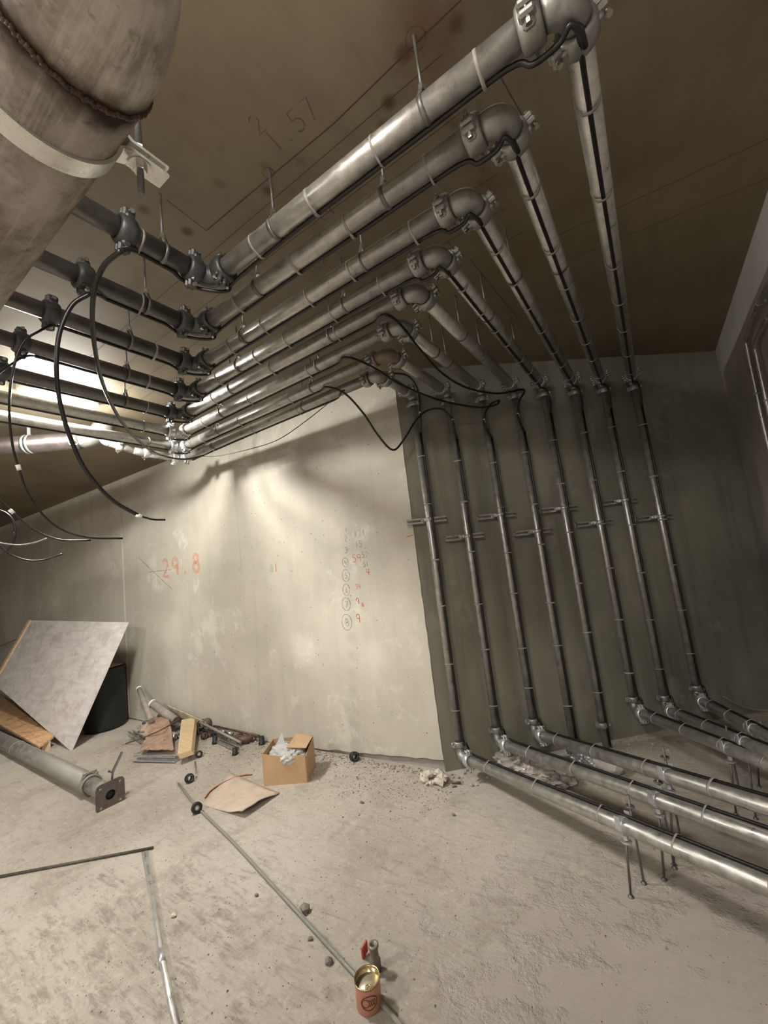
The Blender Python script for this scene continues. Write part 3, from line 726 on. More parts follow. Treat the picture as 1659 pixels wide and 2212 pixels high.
for e in (1, -1):
    p = V((-.7, .216 + e * (BR + .043), 2.374)); m = MB(); m.tube([p - V((0, 0, .075)), V((p.x, p.y, H))], .006, 12)
    m.build('rod', MRD, t2)
    m = MB(); m.lathe(p - V((0, 0, .018)), (0, 0, 1), [(-.009, .0001), (-.009, .0125), (.004, .0125), (.004, .0001)], 6, False, False); m.lathe(p - V((0, 0, .0135)), (0, 0, 1), [(-.0015, .0001), (-.0015, .019), (.001, .019), (.001, .0001)], 20, False, False); m.build('nut', MBO, t2); m = MB()
    m.lathe(p + V((0, 0, .02)), (0, 0, 1), [(-.006, .0001), (-.006, .0125), (.006, .0125), (.006, .0001)], 6, False, False); m.build('nut', MBO, t2)
# ------------------------------------------------------------------ cast iron drain pipe at upper left
pa = atdepth(100, 957, 3.62); zc = pa.z
dcp = V((math.cos(math.radians(41)), math.sin(math.radians(41)), 0))
t = thing('cast_iron_drain', tuple(pa), 'dark cast iron drain pipe with band clamp and pale lettering near the lamp', 'pipe')
DR = .077; MCI = simple('dark_cast_iron', (.085, .07, .065), .42, .5, .35, 14, .3)
e0 = onplane(175, 950, pa, V((dcp.y, -dcp.x, 0))); e0 = pa + dcp * (e0 - pa).dot(dcp)
MB().tube([pa - dcp * 2.2, e0], DR, 32).build('pipe', MCI, t)
bb = [e0 + dcp * (.2 * math.sin(a)) + V((0, 0, .2 * (1 - math.cos(a)))) for a in [math.pi / 2 * k / 12 for k in range(13)]]
MB().tube(bb + [V((bb[-1].x, bb[-1].y, H + .01))], DR * 1.02, 32).build('elbow', simple('grey_elbow_iron', (.24, .23, .215), .4, .6, .25, 14, .2), t)
cb = pa - dcp * .14; m = MB()
for h in (-.016, .016): m.lathe(cb + dcp * h, dcp, [(-.011, DR), (-.011, DR + .006), (.011, DR + .006), (.011, DR)], 32)
m.build('band_clamp', MZN, t); m = MB(); m.box(cb + V((0, 0, DR + .05)), dcp * .012, V((-dcp.y, dcp.x, 0)) * .004, V((0, 0, .05))); m.tube([cb + V((0, 0, DR + .05)), V((cb.x, cb.y, H))], .006, 8); m.build('hanger_rod', MZN, t)
fr_ = V((dcp.y, -dcp.x, 0))
def onp(s, a):   # point on the pipe surface facing the room
    return pa + dcp * s + (fr_ * math.cos(a) + V((0, 0, 1)) * math.sin(a)) * (DR + .001)
m = MB()
def cyl_write(txt, s0, h, wdt, adv=.8, flip=True):
    for i_, ch in enumerate(txt):
        for st in GL.get(ch, []):
            pts = [onp(s0 - (x + i_ * adv) * h if flip else s0 + (x + i_ * adv) * h, (-(y - .5) if flip else (y - .5)) * h / DR) for x, y in st]
            ribbon(m, pts, wdt, fr_)
GL['H'] = [[(0, 0), (0, 1)], [(.55, 0), (.55, 1)], [(0, .5), (.55, .5)]]; GL['I'] = GL['1']; GL['N'] = [[(0, 0), (0, 1), (.55, 0), (.55, 1)]]
cyl_write('CHI', -.34, .055, .008); cyl_write('0', .06, .03, .005); cyl_write('8', .155, .03, .005)
for k in range(3):
    for j2 in range(3): cyl_write('8', .27 + k * .04, .026, .005) if j2 == 1 else None
    for a in (-.5, .5):
        ribbon(m, [onp(.235 + k * .04 + .014 * math.cos(b), a + .25 * math.sin(b)) for b in [x * .7 for x in range(10)]], .006, fr_)
m.build('lettering', simple('pale_print', (.62, .60, .56), .6), t)
# ------------------------------------------------------------------ conduits on the right wall
for k, (lb, pts) in enumerate((('left', [(1690, 560), (1640, 655), (1613, 728), (1614, 755), (1634, 850), (1659, 960), (1690, 1080)]), ('right', [(1720, 590), (1660, 685), (1632, 742), (1635, 775), (1655, 865), (1680, 980), (1710, 1100)]))):
    P = [onplane(x, y, V((XR - .03, 0, 0)), V((1, 0, 0))) for x, y in pts]
    t = thing('conduit', tuple(P[0]), 'thin steel conduit bent along the right wall, ' + ('one nearer the dark corner' if k == 0 else 'one at the picture edge'), 'conduit', 'conduits on the right wall')
    MB().tube(catmull(P, 6), .0125, 12).build('tube', MG, t)
    for q in (1, 4):
        m = MB(); dd = (P[q + 1] - P[q]).normalized(); m.lathe(P[q], dd, [(-.006, .0125), (-.006, .016), (.006, .016), (.006, .0125)], 16); m.box(P[q] + V((.016, 0, 0)), V((.014, 0, 0)), dd * .006, dd.cross(V((1, 0, 0))) * .01); m.build('saddle', MTP, t)
tag(MB().tube(catmull([onplane(x, y, CORN + NB * .05, NB) for x, y in ((1562, 1504), (1590, 1520), (1625, 1532), (1659, 1534), (1700, 1530))], 6), .005, 8).build('loose_wire', MTP), 'pale loose wire lying against the back wall at right', 'wire')
# ------------------------------------------------------------------ things on the floor: left group
Zv = V((0, 0, 1))
MPLY = m_wood('pale_film_faced_board', (.58, .54, .52), (.74, .70, .67), .6, 6, (2, 2, 9), (.45, .39, .34)); MPL2 = m_wood('orange_plywood', (.60, .33, .16), (.80, .53, .30), .7, 14, (2, 14, 14), (.20, .12, .07))
MPINE = m_wood('raw_pine', (.58, .42, .24), (.70, .54, .34), .4, 10)
# leaning board: lower edge on the floor, upper edge resting toward the wall
bA = G(152, 1622); bA.z = .001
c1 = onplane(275, 1344, CORN + NL * .28, NL); c2 = onplane(68, 1340, CORN + NL * .28, NL)
nb = (c1 - bA).cross(c2 - c1).normalized()
if nb.y > 0: nb = -nb
c3 = onplane(-12, 1478, bA, nb); c4 = onplane(2, 1484, bA, nb)
t = thing('leaning_board', tuple(bA), 'large pale film-faced board leaning over a black barrel', 'board')
MB().prism([bA, c1, c2, c3], -nb * .02).build('face', MPLY, t)
ed = (c3 - c2); eh = (c1 - c2).normalized() * .11
MB().prism([c2 + nb * .02 - eh * .6, c3 + nb * .02 - eh * .6, c3 + nb * .02 + eh * .05, c2 + nb * .02 + eh * .05], -nb * .05).build('batten', MPINE, t)
# orange plywood strip in front of it
p1, p2 = G(112, 1592), G(-25, 1480, .0)
a1 = G(95, 1616); 
l = [G(x, y, .115) for x, y in ((116, 1590), (84, 1612), (-8, 1560), (-8, 1494))]
t = thing('plywood_offcut', tuple(l[0]), 'orange plywood offcut with dark stains lying before the leaning board', 'plywood')
MB().prism(l, -Zv * .022).build('panel', MPL2, t)
MB().box((l[0] + l[1]) / 2 - Zv * .069 - V((.08, 0, 0)), V((.04, .01, 0)), V((-.01, .04, 0)), Zv * .046).build('support_block', MPINE, t)
# black barrel
bcx = V((-5.92, 2.37, 0)); r_b = .225
zt = [z / 100 for z in range(20, 140) if px_of(bcx + Zv * (z / 100) + (V((-bcx.x, -bcx.y, 0)).normalized() * r_b))[1] < 1450]
hb = zt[0] if zt else .5
t = thing('black_barrel', tuple(bcx), 'black plastic barrel behind the leaning board', 'barrel')
MB().lathe(bcx, Zv, [(0, .001), (0, r_b * .93), (.03, r_b * .96), (.05, r_b), (hb - .05, r_b), (hb - .03, r_b * 1.03), (hb, r_b * 1.03), (hb, r_b * .96), (.02, r_b * .94), (.02, .001)], 40, False).build('shell', MRB, t)
m = MB(); m.box(bcx + V((0, .03, hb + .008)), V((.12, .03, 0)), V((-.03, .12, 0)), Zv * .006); m.build('cardboard_lid', simple('brown_cardboard_lid', (.36, .24, .15), .8, 0, .2, 20), t)
# ladder of steel pipe with flange on the floor
MPG = m_galv('matt_grey_pipe_paint', (.27, .26, .235), (.40, .39, .355), .6)
FR = .07
f1 = G(238, 1716, FR + .012); f0 = G(-40, 1578, FR + .012); fd = (f1 - f0).normalized(); fs_ = fd.cross(Zv).normalized()
fp = lambda px, py: f0 + fd * ((onplane(px, py, f0, fs_) - f0).dot(fd))
A_ = f0 + fd * ((G(200, 1692, FR + .012) - f0).dot(fd)); 
t = thing('flanged_pipe', (f1.x, f1.y, 0), 'grey steel pipe with square flange lying on the floor at left', 'pipe')
MB().tube([f0 - fd * .5, A_], FR, 32).build('pipe', MPG, t)
m = MB()
for h in (-.012, .02): m.lathe(A_ + fd * h, fd, [(-.009, FR * .8), (-.009, FR + .007), (.009, FR + .007), (.009, FR * .8)], 32)
for e in (1, -1):
    m.box(A_ + fs_ * .045 * e + Zv * (FR * .85) + fd * .004, fd * .014, fs_ * .012, Zv * .02, .004)
m.box(A_ + Zv * (FR + .02), fd * .008, fs_ * .05, Zv * .006, .002); m.box(A_ - Zv * (FR * .6) - fs_ * (FR * .9), fd * .02, fs_ * .02, Zv * .012, .004)
m.build('clamp_ring', MPG, t)
MB().tube([A_, f1 + fd * -.02], FR * .82, 32).build('neck', MPG, t)
MB().lathe(f1 - fd * .03, fd, [(-.012, FR * .7), (-.012, FR * .94), (.012, FR * .94), (.012, FR * .7)], 32).build('seal_ring', MTP, t)
fu = fs_.cross(fd).normalized(); q = .098; pl = []
for (a, b) in ((1, .8), (.8, 1), (-.8, 1), (-1, .8), (-1, -.8), (-.8, -1), (.8, -1), (1, -.8)): pl.append(f1 + fs_ * a * q + fu * b * q)
n = 32; ring = [f1 + (fs_ * math.cos(2 * math.pi * k / n) + fu * math.sin(2 * math.pi * k / n)) * .034 for k in range(n)]
outr = []
for k in range(n):
    a = 2 * math.pi * k / n; cx_, cy_ = math.cos(a), math.sin(a); s_ = 1 / max(abs(cx_), abs(cy_), (abs(cx_) + abs(cy_)) / 1.8); outr.append(f1 + (fs_ * cx_ + fu * cy_) * q * s_)
vs = ring + outr + [p + fd * .01 for p in ring] + [p + fd * .01 for p in outr]; fc = []
for k in range(n):
    j2 = (k + 1) % n; fc += [(k, j2, n + j2, n + k), (2 * n + k, 3 * n + k, 3 * n + j2, 2 * n + j2), (n + k, n + j2, 3 * n + j2, 3 * n + k), (k, 2 * n + k, 2 * n + j2, j2)]
fo = MB().add(vs, fc).build('flange', simple('brown_grey_flange', (.17, .15, .14), .5, .5, .2, 30, .1), t)
m = MB()
for a in (-1, 1):
    for b in (-1, 1): m.lathe(f1 + fs_ * a * .066 + fu * b * .066 + fd * .0105, fd, [(0, .0001), (0, .009), (.002, .009), (.002, .0001)], 14, False)
m.build('bolt_hole', MTP, fo)
MB().lathe(f1 - fd * .004, fd, [(0, .0001), (0, .034), (.002, .034), (.002, .0001)], 24, False).build('bore', MRB, fo)
for px in (35,):
    cq = f0 + fd * ((G(38, 1620, FR) - f0).dot(fd)); MB().lathe(cq, fd, [(-.006, FR), (-.006, FR + .004), (.006, FR + .004), (.006, FR)], 32).build('wire_tie', MTP, t)
# handle lever standing on it
h0 = f1 + Zv * (FR + .02) - fd * .06; h0 = atdepth(243, 1668, px_of(f1)[2] + .05); h1 = atdepth(264, 1624, px_of(f1)[2] + .16)
t2 = thing('valve_lever', tuple(h0), 'short upright steel lever beside the square flange', 'lever')
hs = (h1 - h0).cross(fd).normalized(); MB().box((h0 + h1) / 2, (h1 - h0) / 2, hs * .004, fd * .016, .002).build('blade', MDG, t2)
m = MB(); bolt(m, h0 - (h1 - h0) * .02 - V((.03, 0, .0)), fd, .05); m.tube([h0, V((h0.x - .02, h0.y, A_.z + FR * .8))], .008, 8); m.build('bolt', MDG, t2)
# ------------------------------------------------------------------ debris by the pale wall
def bar_on_floor(name, a, b, r, z, mat, label, cat, flat=None, group=None, ext=0):
    A, Bq = G(*a, z), G(*b, z); d = (Bq - A).normalized(); A -= d * ext
    m = MB()
    if flat: m.box((A + Bq) / 2, (Bq - A) / 2, d.cross(Zv).normalized() * flat[0], Zv * flat[1], min(flat) * .4)
    else: m.tube([A, Bq], r, 14)
    return tag(m.build(name, mat), label, cat, group)
def channel(A, Bq, wd, ht, mat, name, label, up=Zv):
    A, Bq = V(A), V(Bq); d = (Bq - A).normalized(); s = d.cross(up).normalized(); u = s.cross(d).normalized(); c = (A + Bq) / 2; L = (Bq - A) / 2; m = MB()
    m.box(c - u * (ht / 2 - .0015), L, s * wd / 2, u * .0015)
    for e in (1, -1): m.box(c + s * e * (wd / 2 - .0015), L, s * .0015, u * ht / 2); m.box(c + s * e * (wd / 2 - .006) + u * (ht / 2 - .0015), L, s * .006, u * .0015)
    return tag(m.build(name, mat), label, 'channel')
channel(G(292, 1638, .025), G(382, 1640, .025), .05, .05, MZN, 'strut_channel', 'galvanized strut channel offcut lying in front of the brown paper', (G(330, 1700, 0) - G(330, 1640, .1)).normalized() * .6 + Zv * .3)
channel(G(282, 1583, .03), G(330, 1612, .03), .05, .045, MG, 'strut_channel', 'short galvanized channel offcut lying left of the brown paper')
channel(G(470, 1600, .02), G(512, 1618, .02), .04, .03, MG, 'strut_channel', 'thin channel offcut lying before the brown elbow fitting')
# pine block
a, b, c, d = G(391, 1628, .11), G(409, 1553, .17), G(421, 1551, .17), G(413, 1621, .11)
t = tag(MB().prism([G(383, 1630, .10), G(392, 1555, .15), G(421, 1550, .15), G(413, 1620, .10)], V((.01, .02, -.045))).build('pine_block', MPINE), 'light pine block leaning on the rubble pile', 'block')
# paper bag
import bmesh
def sheet(name, corners, nx, ny, mat, amp, seed, label, cat, th=.003, smooth=True, freq=4.0):
    q = random.Random(seed); ph = [q.uniform(0, 6) for _ in range(8)]; P00, P10, P11, P01 = [V(c) for c in corners]; vs = []
    for j in range(ny + 1):
        for i_ in range(nx + 1):
            u, v = i_ / nx, j / ny; p = P00.lerp(P10, u).lerp(P01.lerp(P11, u), v)
            h = math.sin(u * freq * 2 + ph[0] + v * 3) * .5 + math.sin(v * freq * 2.3 + ph[1] - u * 4) * .4 + math.sin((u + v) * freq * 3 + ph[2]) * .3 + q.uniform(-.25, .25)
            vs.append(p + Zv * (amp * h + amp * 1.2) + V((math.sin(v * 9 + ph[3]), math.sin(u * 8 + ph[4]), 0)) * amp * .35)
    fs = []
    for j in range(ny):
        for i_ in range(nx): k = j * (nx + 1) + i_; fs.append((k, k + 1, k + nx + 2, k + nx + 1))
    o = MB().add(vs, fs, smooth).build(name, mat); sm = o.modifiers.new('solid', 'SOLIDIFY'); sm.thickness = th; sm.offset = 0
    return tag(o, label, cat)
MPB = simple('brown_kraft_paper', (.36, .24, .17), .75, 0, .25, 18, .3)
sheet('paper_bag', [G(303, 1630, .02), G(378, 1624, .03), G(366, 1556, .13), G(333, 1552, .15)], 14, 18, MPB, .022, 3, 'crumpled brown paper bag on the rubble pile', 'bag', .002, False, 2.2)
sheet('paper_bag', [G(300, 1590, .02), G(345, 1606, .02), G(352, 1560, .12), G(320, 1556, .12)], 7, 7, simple('tan_paper', (.45, .33, .25), .8, 0, .2, 20), .014, 8, 'smaller tan crumpled paper behind the strut channel', 'paper', .002, False, 2.5)
# two stub tubes with white caps
MTU = simple('dusty_grey_tube', (.30, .27, .24), .7, 0, .2, 15, .1); MCAP = simple('white_tube_cap', (.72, .71, .73), .5, 0, .08, 30)
for k, (a, za, b, zb, r, lb) in enumerate(((onplane(300, 1487, CORN + NL * .09, NL), 0, onplane(327, 1556, CORN + NL * .30, NL), 0, .028, 'thin grey tube with white cap leaning beside the barrel'), (onplane(328, 1519, CORN + NL * .16, NL), 0, onplane(380, 1556, CORN + NL * .12, NL), 0, .042, 'thick grey tube with white cap lying on the rubble'))):
    A, Bq = V(a), V(b); dd = (A - Bq).normalized(); t = thing('capped_tube', tuple(Bq), lb, 'tube'); MB().tube([Bq, A], r, 20).build('tube', MTU, t)
    MB().lathe(A, dd, [(-.02, r), (-.02, r + .003), (.003, r + .003), (.006, r * .9), (.006, .0001)], 20, False).build('cap', MCAP, t)
tag(MB().box(onplane(405, 1549, CORN + NL * .05, NL), (onplane(447, 1568, CORN + NL * .06, NL) - onplane(365, 1532, CORN + NL * .06, NL)) / 2, V((.0, -.012, .045)), NL * .008, .004).build('cement_board', simple('stained_cement_board', (.42, .38, .26), .8, 0, .3, 10)), 'stained cement board strip leaning on the wall base', 'board')
tag(MB().tube([G(334, 1512, .1), atdepth(344, 1477, px_of(G(334, 1512, .1))[2])], .003, 6).build('wire_stick', MDG), 'thin dark wire standing up beside the capped tube', 'wire')
tag(MB().tube(catmull([G(272, 1606, .01), G(300, 1597, .06), G(345, 1578, .14), G(390, 1553, .16)], 5), .006, 8).build('bent_rebar', simple('brown_rebar', (.13, .085, .06), .7, .3)), 'bent brown rod lying across the paper', 'rod')
for k, (a, b) in enumerate((((266, 1607), (290, 1592)), ((298, 1626), (318, 1607)))):
    m = MB(); A, Bq = G(*a, .01), G(*b, .03); s = (Bq - A).cross(Zv).normalized() * .011
    m.tube([A + s, Bq + s], .004, 6); m.tube([A - s, Bq - s], .004, 6); m.tube([A + s, A - s], .004, 6); tag(m.build('wire_bracket', MG), 'small u-shaped wire bracket, ' + ('left of the pile' if k == 0 else 'between channel and paper'), 'bracket')
# metal can-like fitting and foil
tag(MB().blob(G(372, 1590, .05), .05, 12, .22, (1, .8, .8), False, 2).build('foil_scrap', MZN), 'crumpled shiny foil scrap behind the pine block', 'foil')
tag(MB().blob(G(310, 1583, .04), .045, 19, .2, (1.5, .8, .6), False, 2).build('foil_scrap', MG), 'grey crumpled foil at the left of the paper', 'foil')
tag(MB().lathe(G(336, 1580, .07), Zv, [(-.02, .001), (-.02, .03), (.02, .035), (.02, .001)], 14, False).build('plug', MBO), 'metal plug on the brown paper', 'plug')
for k, (px, py, of, ln, r, an, mt, lb) in enumerate(((352, 1590, .30, .16, .012, .3, MG, 'short bright pipe piece under the paper bag'), (395, 1566, .13, .14, .02, 1.0, MDG, 'dark pipe piece behind the pine block'), (300, 1572, .25, .12, .018, -.4, MTU, 'grey broken piece beside the barrel'), (318, 1560, .2, .10, .014, .8, MDG, 'small dark piece between barrel and tubes'))):
    P = onplane(px, py, CORN + NL * of, NL); P.z = max(P.z, r + .003); d = V((math.cos(an), math.sin(an), .12)).normalized() * ln / 2
    tag(MB().tube([P - d, P - d * .2 + Zv * .006, P + d], r, 10, rr=[r, r * 1.15, r * .9]).build('scrap_piece', mt), lb, 'scrap')
MPLA0 = simple('pale_scrap', (.48, .43, .36), .85, 0, .2, 20)
# rubber and steel fittings along the wall
def washer(px, py, R_, r_, wd, label, tilt=0.0, mat=None, z=None, name='rubber_ring', up=False, hub=None):
    z = R_ * .95 if z is None else z
    P = GW(px, py, z, R_ * .9)
    if up: ax = Zv
    else:
        vd = (EYE - P); vd.z = 0; vd.normalize(); ax = (Matrix.Rotation(tilt, 3, 'Z') @ vd + Zv * .25).normalized()
    t = thing(name, (P.x, P.y, 0), label, 'ring'); MB().lathe(P, ax, [(-wd / 2, r_), (-wd / 2, R_ * .92), (-wd / 4, R_), (wd / 4, R_), (wd / 2, R_ * .92), (wd / 2, r_)], 28).build('ring', mat or MRB, t)
    if hub: MB().lathe(P, ax, [(wd * .3, .0001), (wd * .3, r_ * .99), (wd * .45, r_ * .9), (wd * .48, .0001)], 24, False).build('core', hub, t)
    MB().lathe(P, ax, [(wd / 2, r_), (wd / 2 + .003, r_ * 1.08), (wd / 2 + .003, r_ * 1.3), (wd / 2, r_ * 1.38)], 24).build('lip', MDG, t)
    return t
washer(425, 1745, .036, .013, .03, 'black rubber ring with white centre on the long floor bar', .2, hub=MCAP)
washer(409, 1681, .034, .017, .04, 'dark rubber ring standing above the black and white ring', .4)
washer(430, 1629, .030, .013, .03, 'dark rubber ring right of the pine block', .1)
washer(765, 1634, .036, .018, .05, 'black pipe socket standing alone by the wall footing', .5)
def stub(px, py, r, h, label, mat=MRB, tilt=V((0, 0, 1))):
    P = GW(px, py + 6, 0, .05); P.z = 0; t = thing('pipe_stub', tuple(P), label, 'fitting', 'dark stub fittings'); ax = V(tilt).normalized()
    MB().lathe(P + Zv * .001, ax, [(0, r * 1.25), (h * .25, r * 1.2), (h * .3, r), (h, r * .92), (h, r * .5), (0, r * .5)], 20).build('body', mat, t)
stub(465, 1600, .025, .07, 'black stub fitting standing left of the thin channel')
stub(508, 1624, .022, .055, 'black stub fitting standing in front of the brown elbow')
stub(566, 1602, .025, .07, 'black stub fitting at the left of the cardboard box')
stub(462, 1575, .02, .07, 'black stub fitting against the wall behind the flat bars')
t = thing('elbow_fitting', tuple(G(527, 1606)), 'rusty brown elbow fitting near the cardboard box', 'fitting')
q = G(527, 1606); MRU = simple('rusty_brown_iron', (.13, .075, .055), .55, .4, .35, 30, .2)
MB().tube(catmull([q + V((-.07, 0, .04)), q + V((-.02, -.02, .045)), q + V((.03, 0, .04)), q + V((.05, .05, .035))], 5), .037, 16).build('body', MRU, t); MB().lathe(q + V((-.065, 0, .04)), V((1, -.3, 0)), [(-.014, .034), (-.014, .045), (.014, .045), (.014, .034)], 20).build('collar', MRU, t)
for k, (px, py, r) in enumerate(((436, 1565, .05), (447, 1561, .045), (432, 1578, .04), (441, 1590, .032))):
    washer(px, py, r, r * .5, .04, 'dark socket ring heaped behind the pine block, ' + ['topmost left', 'topmost right', 'lower left', 'lowest'][k], .3 * k - .4, [MRB, MRU, MDG, MRU][k])
tag(MB().tube([GW(432, 1560, .06, .08), GW(520, 1604, .04, .1)], .012, 10).build('iron_bar', simple('pale_dirty_bar', (.36, .31, .28), .7, .3)), 'pale dirty bar lying aslant over the sockets', 'bar')
tag(MB().box((GW(445, 1575, .03) + GW(530, 1601, .02)) / 2, (GW(530, 1601, .02) - GW(445, 1575, .03)) / 2, V((.006, .02, 0)), Zv * .004).build('iron_bar', MDG), 'flat dark bar lying under the pale one', 'bar')
tag(MB().tube([GW(462, 1568, .02, .03), GW(560, 1590, .02, .03)], .01, 10).build('iron_bar', MRU), 'rusty round bar lying at the wall base', 'bar')
for k, (px, py, r, mt, lb) in enumerate(((480, 1580, .028, MG, 'grey crumpled scrap between the bars at the wall base'), (498, 1584, .02, MZN, 'shiny scrap in the middle of the wall base heap'), (545, 1596, .022, MPLA0, 'pale broken piece beside the box'), (451, 1588, .024, MRU, 'rusty lump below the socket rings'), (555, 1590, .018, MRU, 'small rusty lump left of the box'), (345, 1548, .04, MG, 'grey crumpled scrap under the capped tubes'), (398, 1560, .035, MDG, 'dark crumpled scrap behind the pine block'), (296, 1592, .022, MTU, 'grey crumb heap left of the channel'), (388, 1590, .03, MDG, 'dark lump right of the paper bag'))):
    P = GW(px, py, r * .7, r); tag(MB().blob(P, r, 300 + k, .38, (1.4, .9, .8), False, 2).build('scrap_lump', mt), lb, 'scrap')
# long floor strips
MSTP = m_galv('dusty_galvanized_strip', (.27, .27, .245), (.37, .37, .335), .75)
tag(MB().tube(catmull([G(385, 1692, .0085), G(424, 1741, .0085), G(501, 1817, .0085), G(583, 1906, .0085), G(756, 2094, .0085), G(882, 2232, .0085)], 6), .008, 12).build('long_conduit', MSTP), 'long thin galvanized bar lying diagonally across the floor', 'bar')
bar_on_floor('threaded_bar', (-40, 1901), (331, 1831), .0075, .008, simple('dark_threaded_bar', (.11, .10, .08), .6, .4, .3, 60, .3), 'dark threaded bar lying on the floor at lower left', 'bar')
t = thing('galvanized_conduit', tuple(G(315, 1842)), 'pale galvanized conduit lying lengthwise at bottom left', 'conduit')
MB().tube([G(315, 1842, .0135), G(348, 2068, .0135), G(393, 2260, .0135)], .0125, 14).build('tube', MST, t)
MB().tube([G(346, 2056, .0135), G(351, 2082, .0135)], .0145, 14).build('sleeve', MZN, t)
MB().box((G(309, 1842, .004) + G(384, 2255, .004)) / 2 , (G(384, 2255, .004) - G(309, 1842, .004)) / 2, V((.011, .004, 0)), Zv * .003).build('base_strip', MSTP, t)
tag(MB().tube([G(421, 1645, .012), G(424, 1678, .012)], .006, 8).build('short_rod', MG), 'short rod between the two rubber rings', 'rod')
# red curved hose
tag(MB().tube(catmull([G(443, 1724, .006), G(458, 1706, .006), G(490, 1687, .006), G(520, 1676, .006), G(545, 1673, .006)], 6), .0048, 8).build('red_hose', simple('red_plastic', (.33, .045, .02), .5)), 'thin curved red tube on the cardboard sheet', 'tube')
# cardboard sheet
o = sheet('cardboard_sheet', [G(435, 1738), G(524, 1768), G(604, 1715), G(500, 1672)], 12, 10, simple('dusty_beige_card', (.50, .41, .33), .85, 0, .12, 14, .2), .004, 5, 'thin warped beige cardboard sheet on the floor before the box', 'cardboard', .004, True, 1.2)
me = o.data
for v in me.vertices:
    p = v.co; s = (p - G(524, 1768)).length; v.co.z += .035 * math.exp(-(s / .11) ** 2)
    s = (p - (G(524, 1768) + G(604, 1715)) / 2).length; v.co.z += .03 * math.exp(-(s / .10) ** 2)
# ------------------------------------------------------------------ cardboard box with plastic bag
KB = simple('cardboard_brown', (.48, .32, .18), .8, 0, .08, 12, .1); KB2 = simple('cardboard_inside', (.40, .27, .15), .85, 0, .1, 12)
b0, b1 = G(571, 1698), G(664, 1690); bw = (b1 - b0); bw.z = 0; L = bw.length; bx = bw.normalized(); by = V((-bx.y, bx.x, 0))
if by.y < 0: by = -by
hz = next(z / 200 for z in range(10, 200) if px_of(b0 + Zv * (z / 200))[1] < 1630); DPT = .24
t = thing('cardboard_box', tuple(b0), 'open brown cardboard box with a clear plastic bag inside', 'box')
def pane(nm, pts, mat, par): return MB().prism(pts, (V(pts[1]) - V(pts[0])).cross(V(pts[2]) - V(pts[0])).normalized() * .005).build(nm, mat, par)
b2, b3 = b1 + by * DPT, b0 + by * DPT; hZ = Zv * hz
pane('front_side', [b0, b1, b1 + hZ * .86, b0 + bx * L * .5 + hZ * .86, b0 + hZ], KB, t)
pane('left_side', [b0, b3, b3 + hZ * 1.05, b0 + hZ], KB, t); pane('rear_side', [b3, b2, b2 + hZ * 1.05, b3 + hZ * 1.05], KB2, t); pane('right_side', [b1, b2, b2 + hZ * 1.0, b1 + hZ * .8], KB, t)
MB().box((b0 + b2) / 2 + Zv * .004, bx * L / 2, by * DPT / 2, Zv * .003).build('base', KB2, t)
fl0, fl1 = b1 + hZ * .98, b2 + hZ; pane('right_flap', [fl0 + by * .04, fl1, fl1 + by * -.01 + Zv * .035 - bx * .13, fl0 - bx * .15 + by * .03 + Zv * .02], KB, t)
xb = N('clear_polythene'); xb.b.inputs['Base Color'].default_value = (.62, .62, .61, 1); xb.b.inputs['Roughness'].default_value = .3; xb.b.inputs['Transmission Weight'].default_value = .35; xb.bump(xb.noise(xb.mp(), 60, 4), .5, .004)
cb_ = (b0 + b2) / 2
def crumple(c, rx, ry, rz, seed, sub=3, amp=.09):
    m = MB(); import bmesh as bmm
    bm = bmm.new(); bmm.ops.create_icosphere(bm, subdivisions=sub, radius=1); q = random.Random(seed); ks = [(V((q.uniform(-1, 1), q.uniform(-1, 1), q.uniform(-1, 1))) * 5, q.uniform(0, 6)) for _ in range(5)]; vs = []
    for v in bm.verts:
        d = v.co.normalized(); k = 1 + sum(abs(math.sin(d.dot(a) * 1.6 + p)) * amp for a, p in ks) - amp * 2.2 + q.uniform(-.035, .035); vs.append(V(c) + V((d.x * rx, d.y * ry, d.z * rz)) * k)
    fs = [[v.index for v in f.verts] for f in bm.faces]; bm.free(); return m.add(vs, fs, False)
t3 = thing('plastic_bag', tuple(cb_ + Zv * .1), 'clear crumpled plastic bag of fittings in the cardboard box', 'bag')
crumple(cb_ + Zv * (hz * .74) - bx * .01 - by * .01, L * .43, DPT * .44, hz * .30, 4, 4).build('film', xb.m, t3)
q = cb_ + Zv * (hz * .95) - bx * .05
MB().add([q + bx * -.06 + by * -.02, q + bx * .03 + by * .0, q + bx * -.0 + by * .03 + Zv * .10, q + bx * -.02 + by * .06], [(0, 1, 2), (1, 3, 2), (0, 2, 3)], False).build('film_tip', xb.m, t3)
MB().tube([cb_ + Zv * hz * 1.02 + bx * .0, cb_ + Zv * hz * 1.06 + bx * .05 + by * .01], .012, 12).build('fitting', MRB, t3)
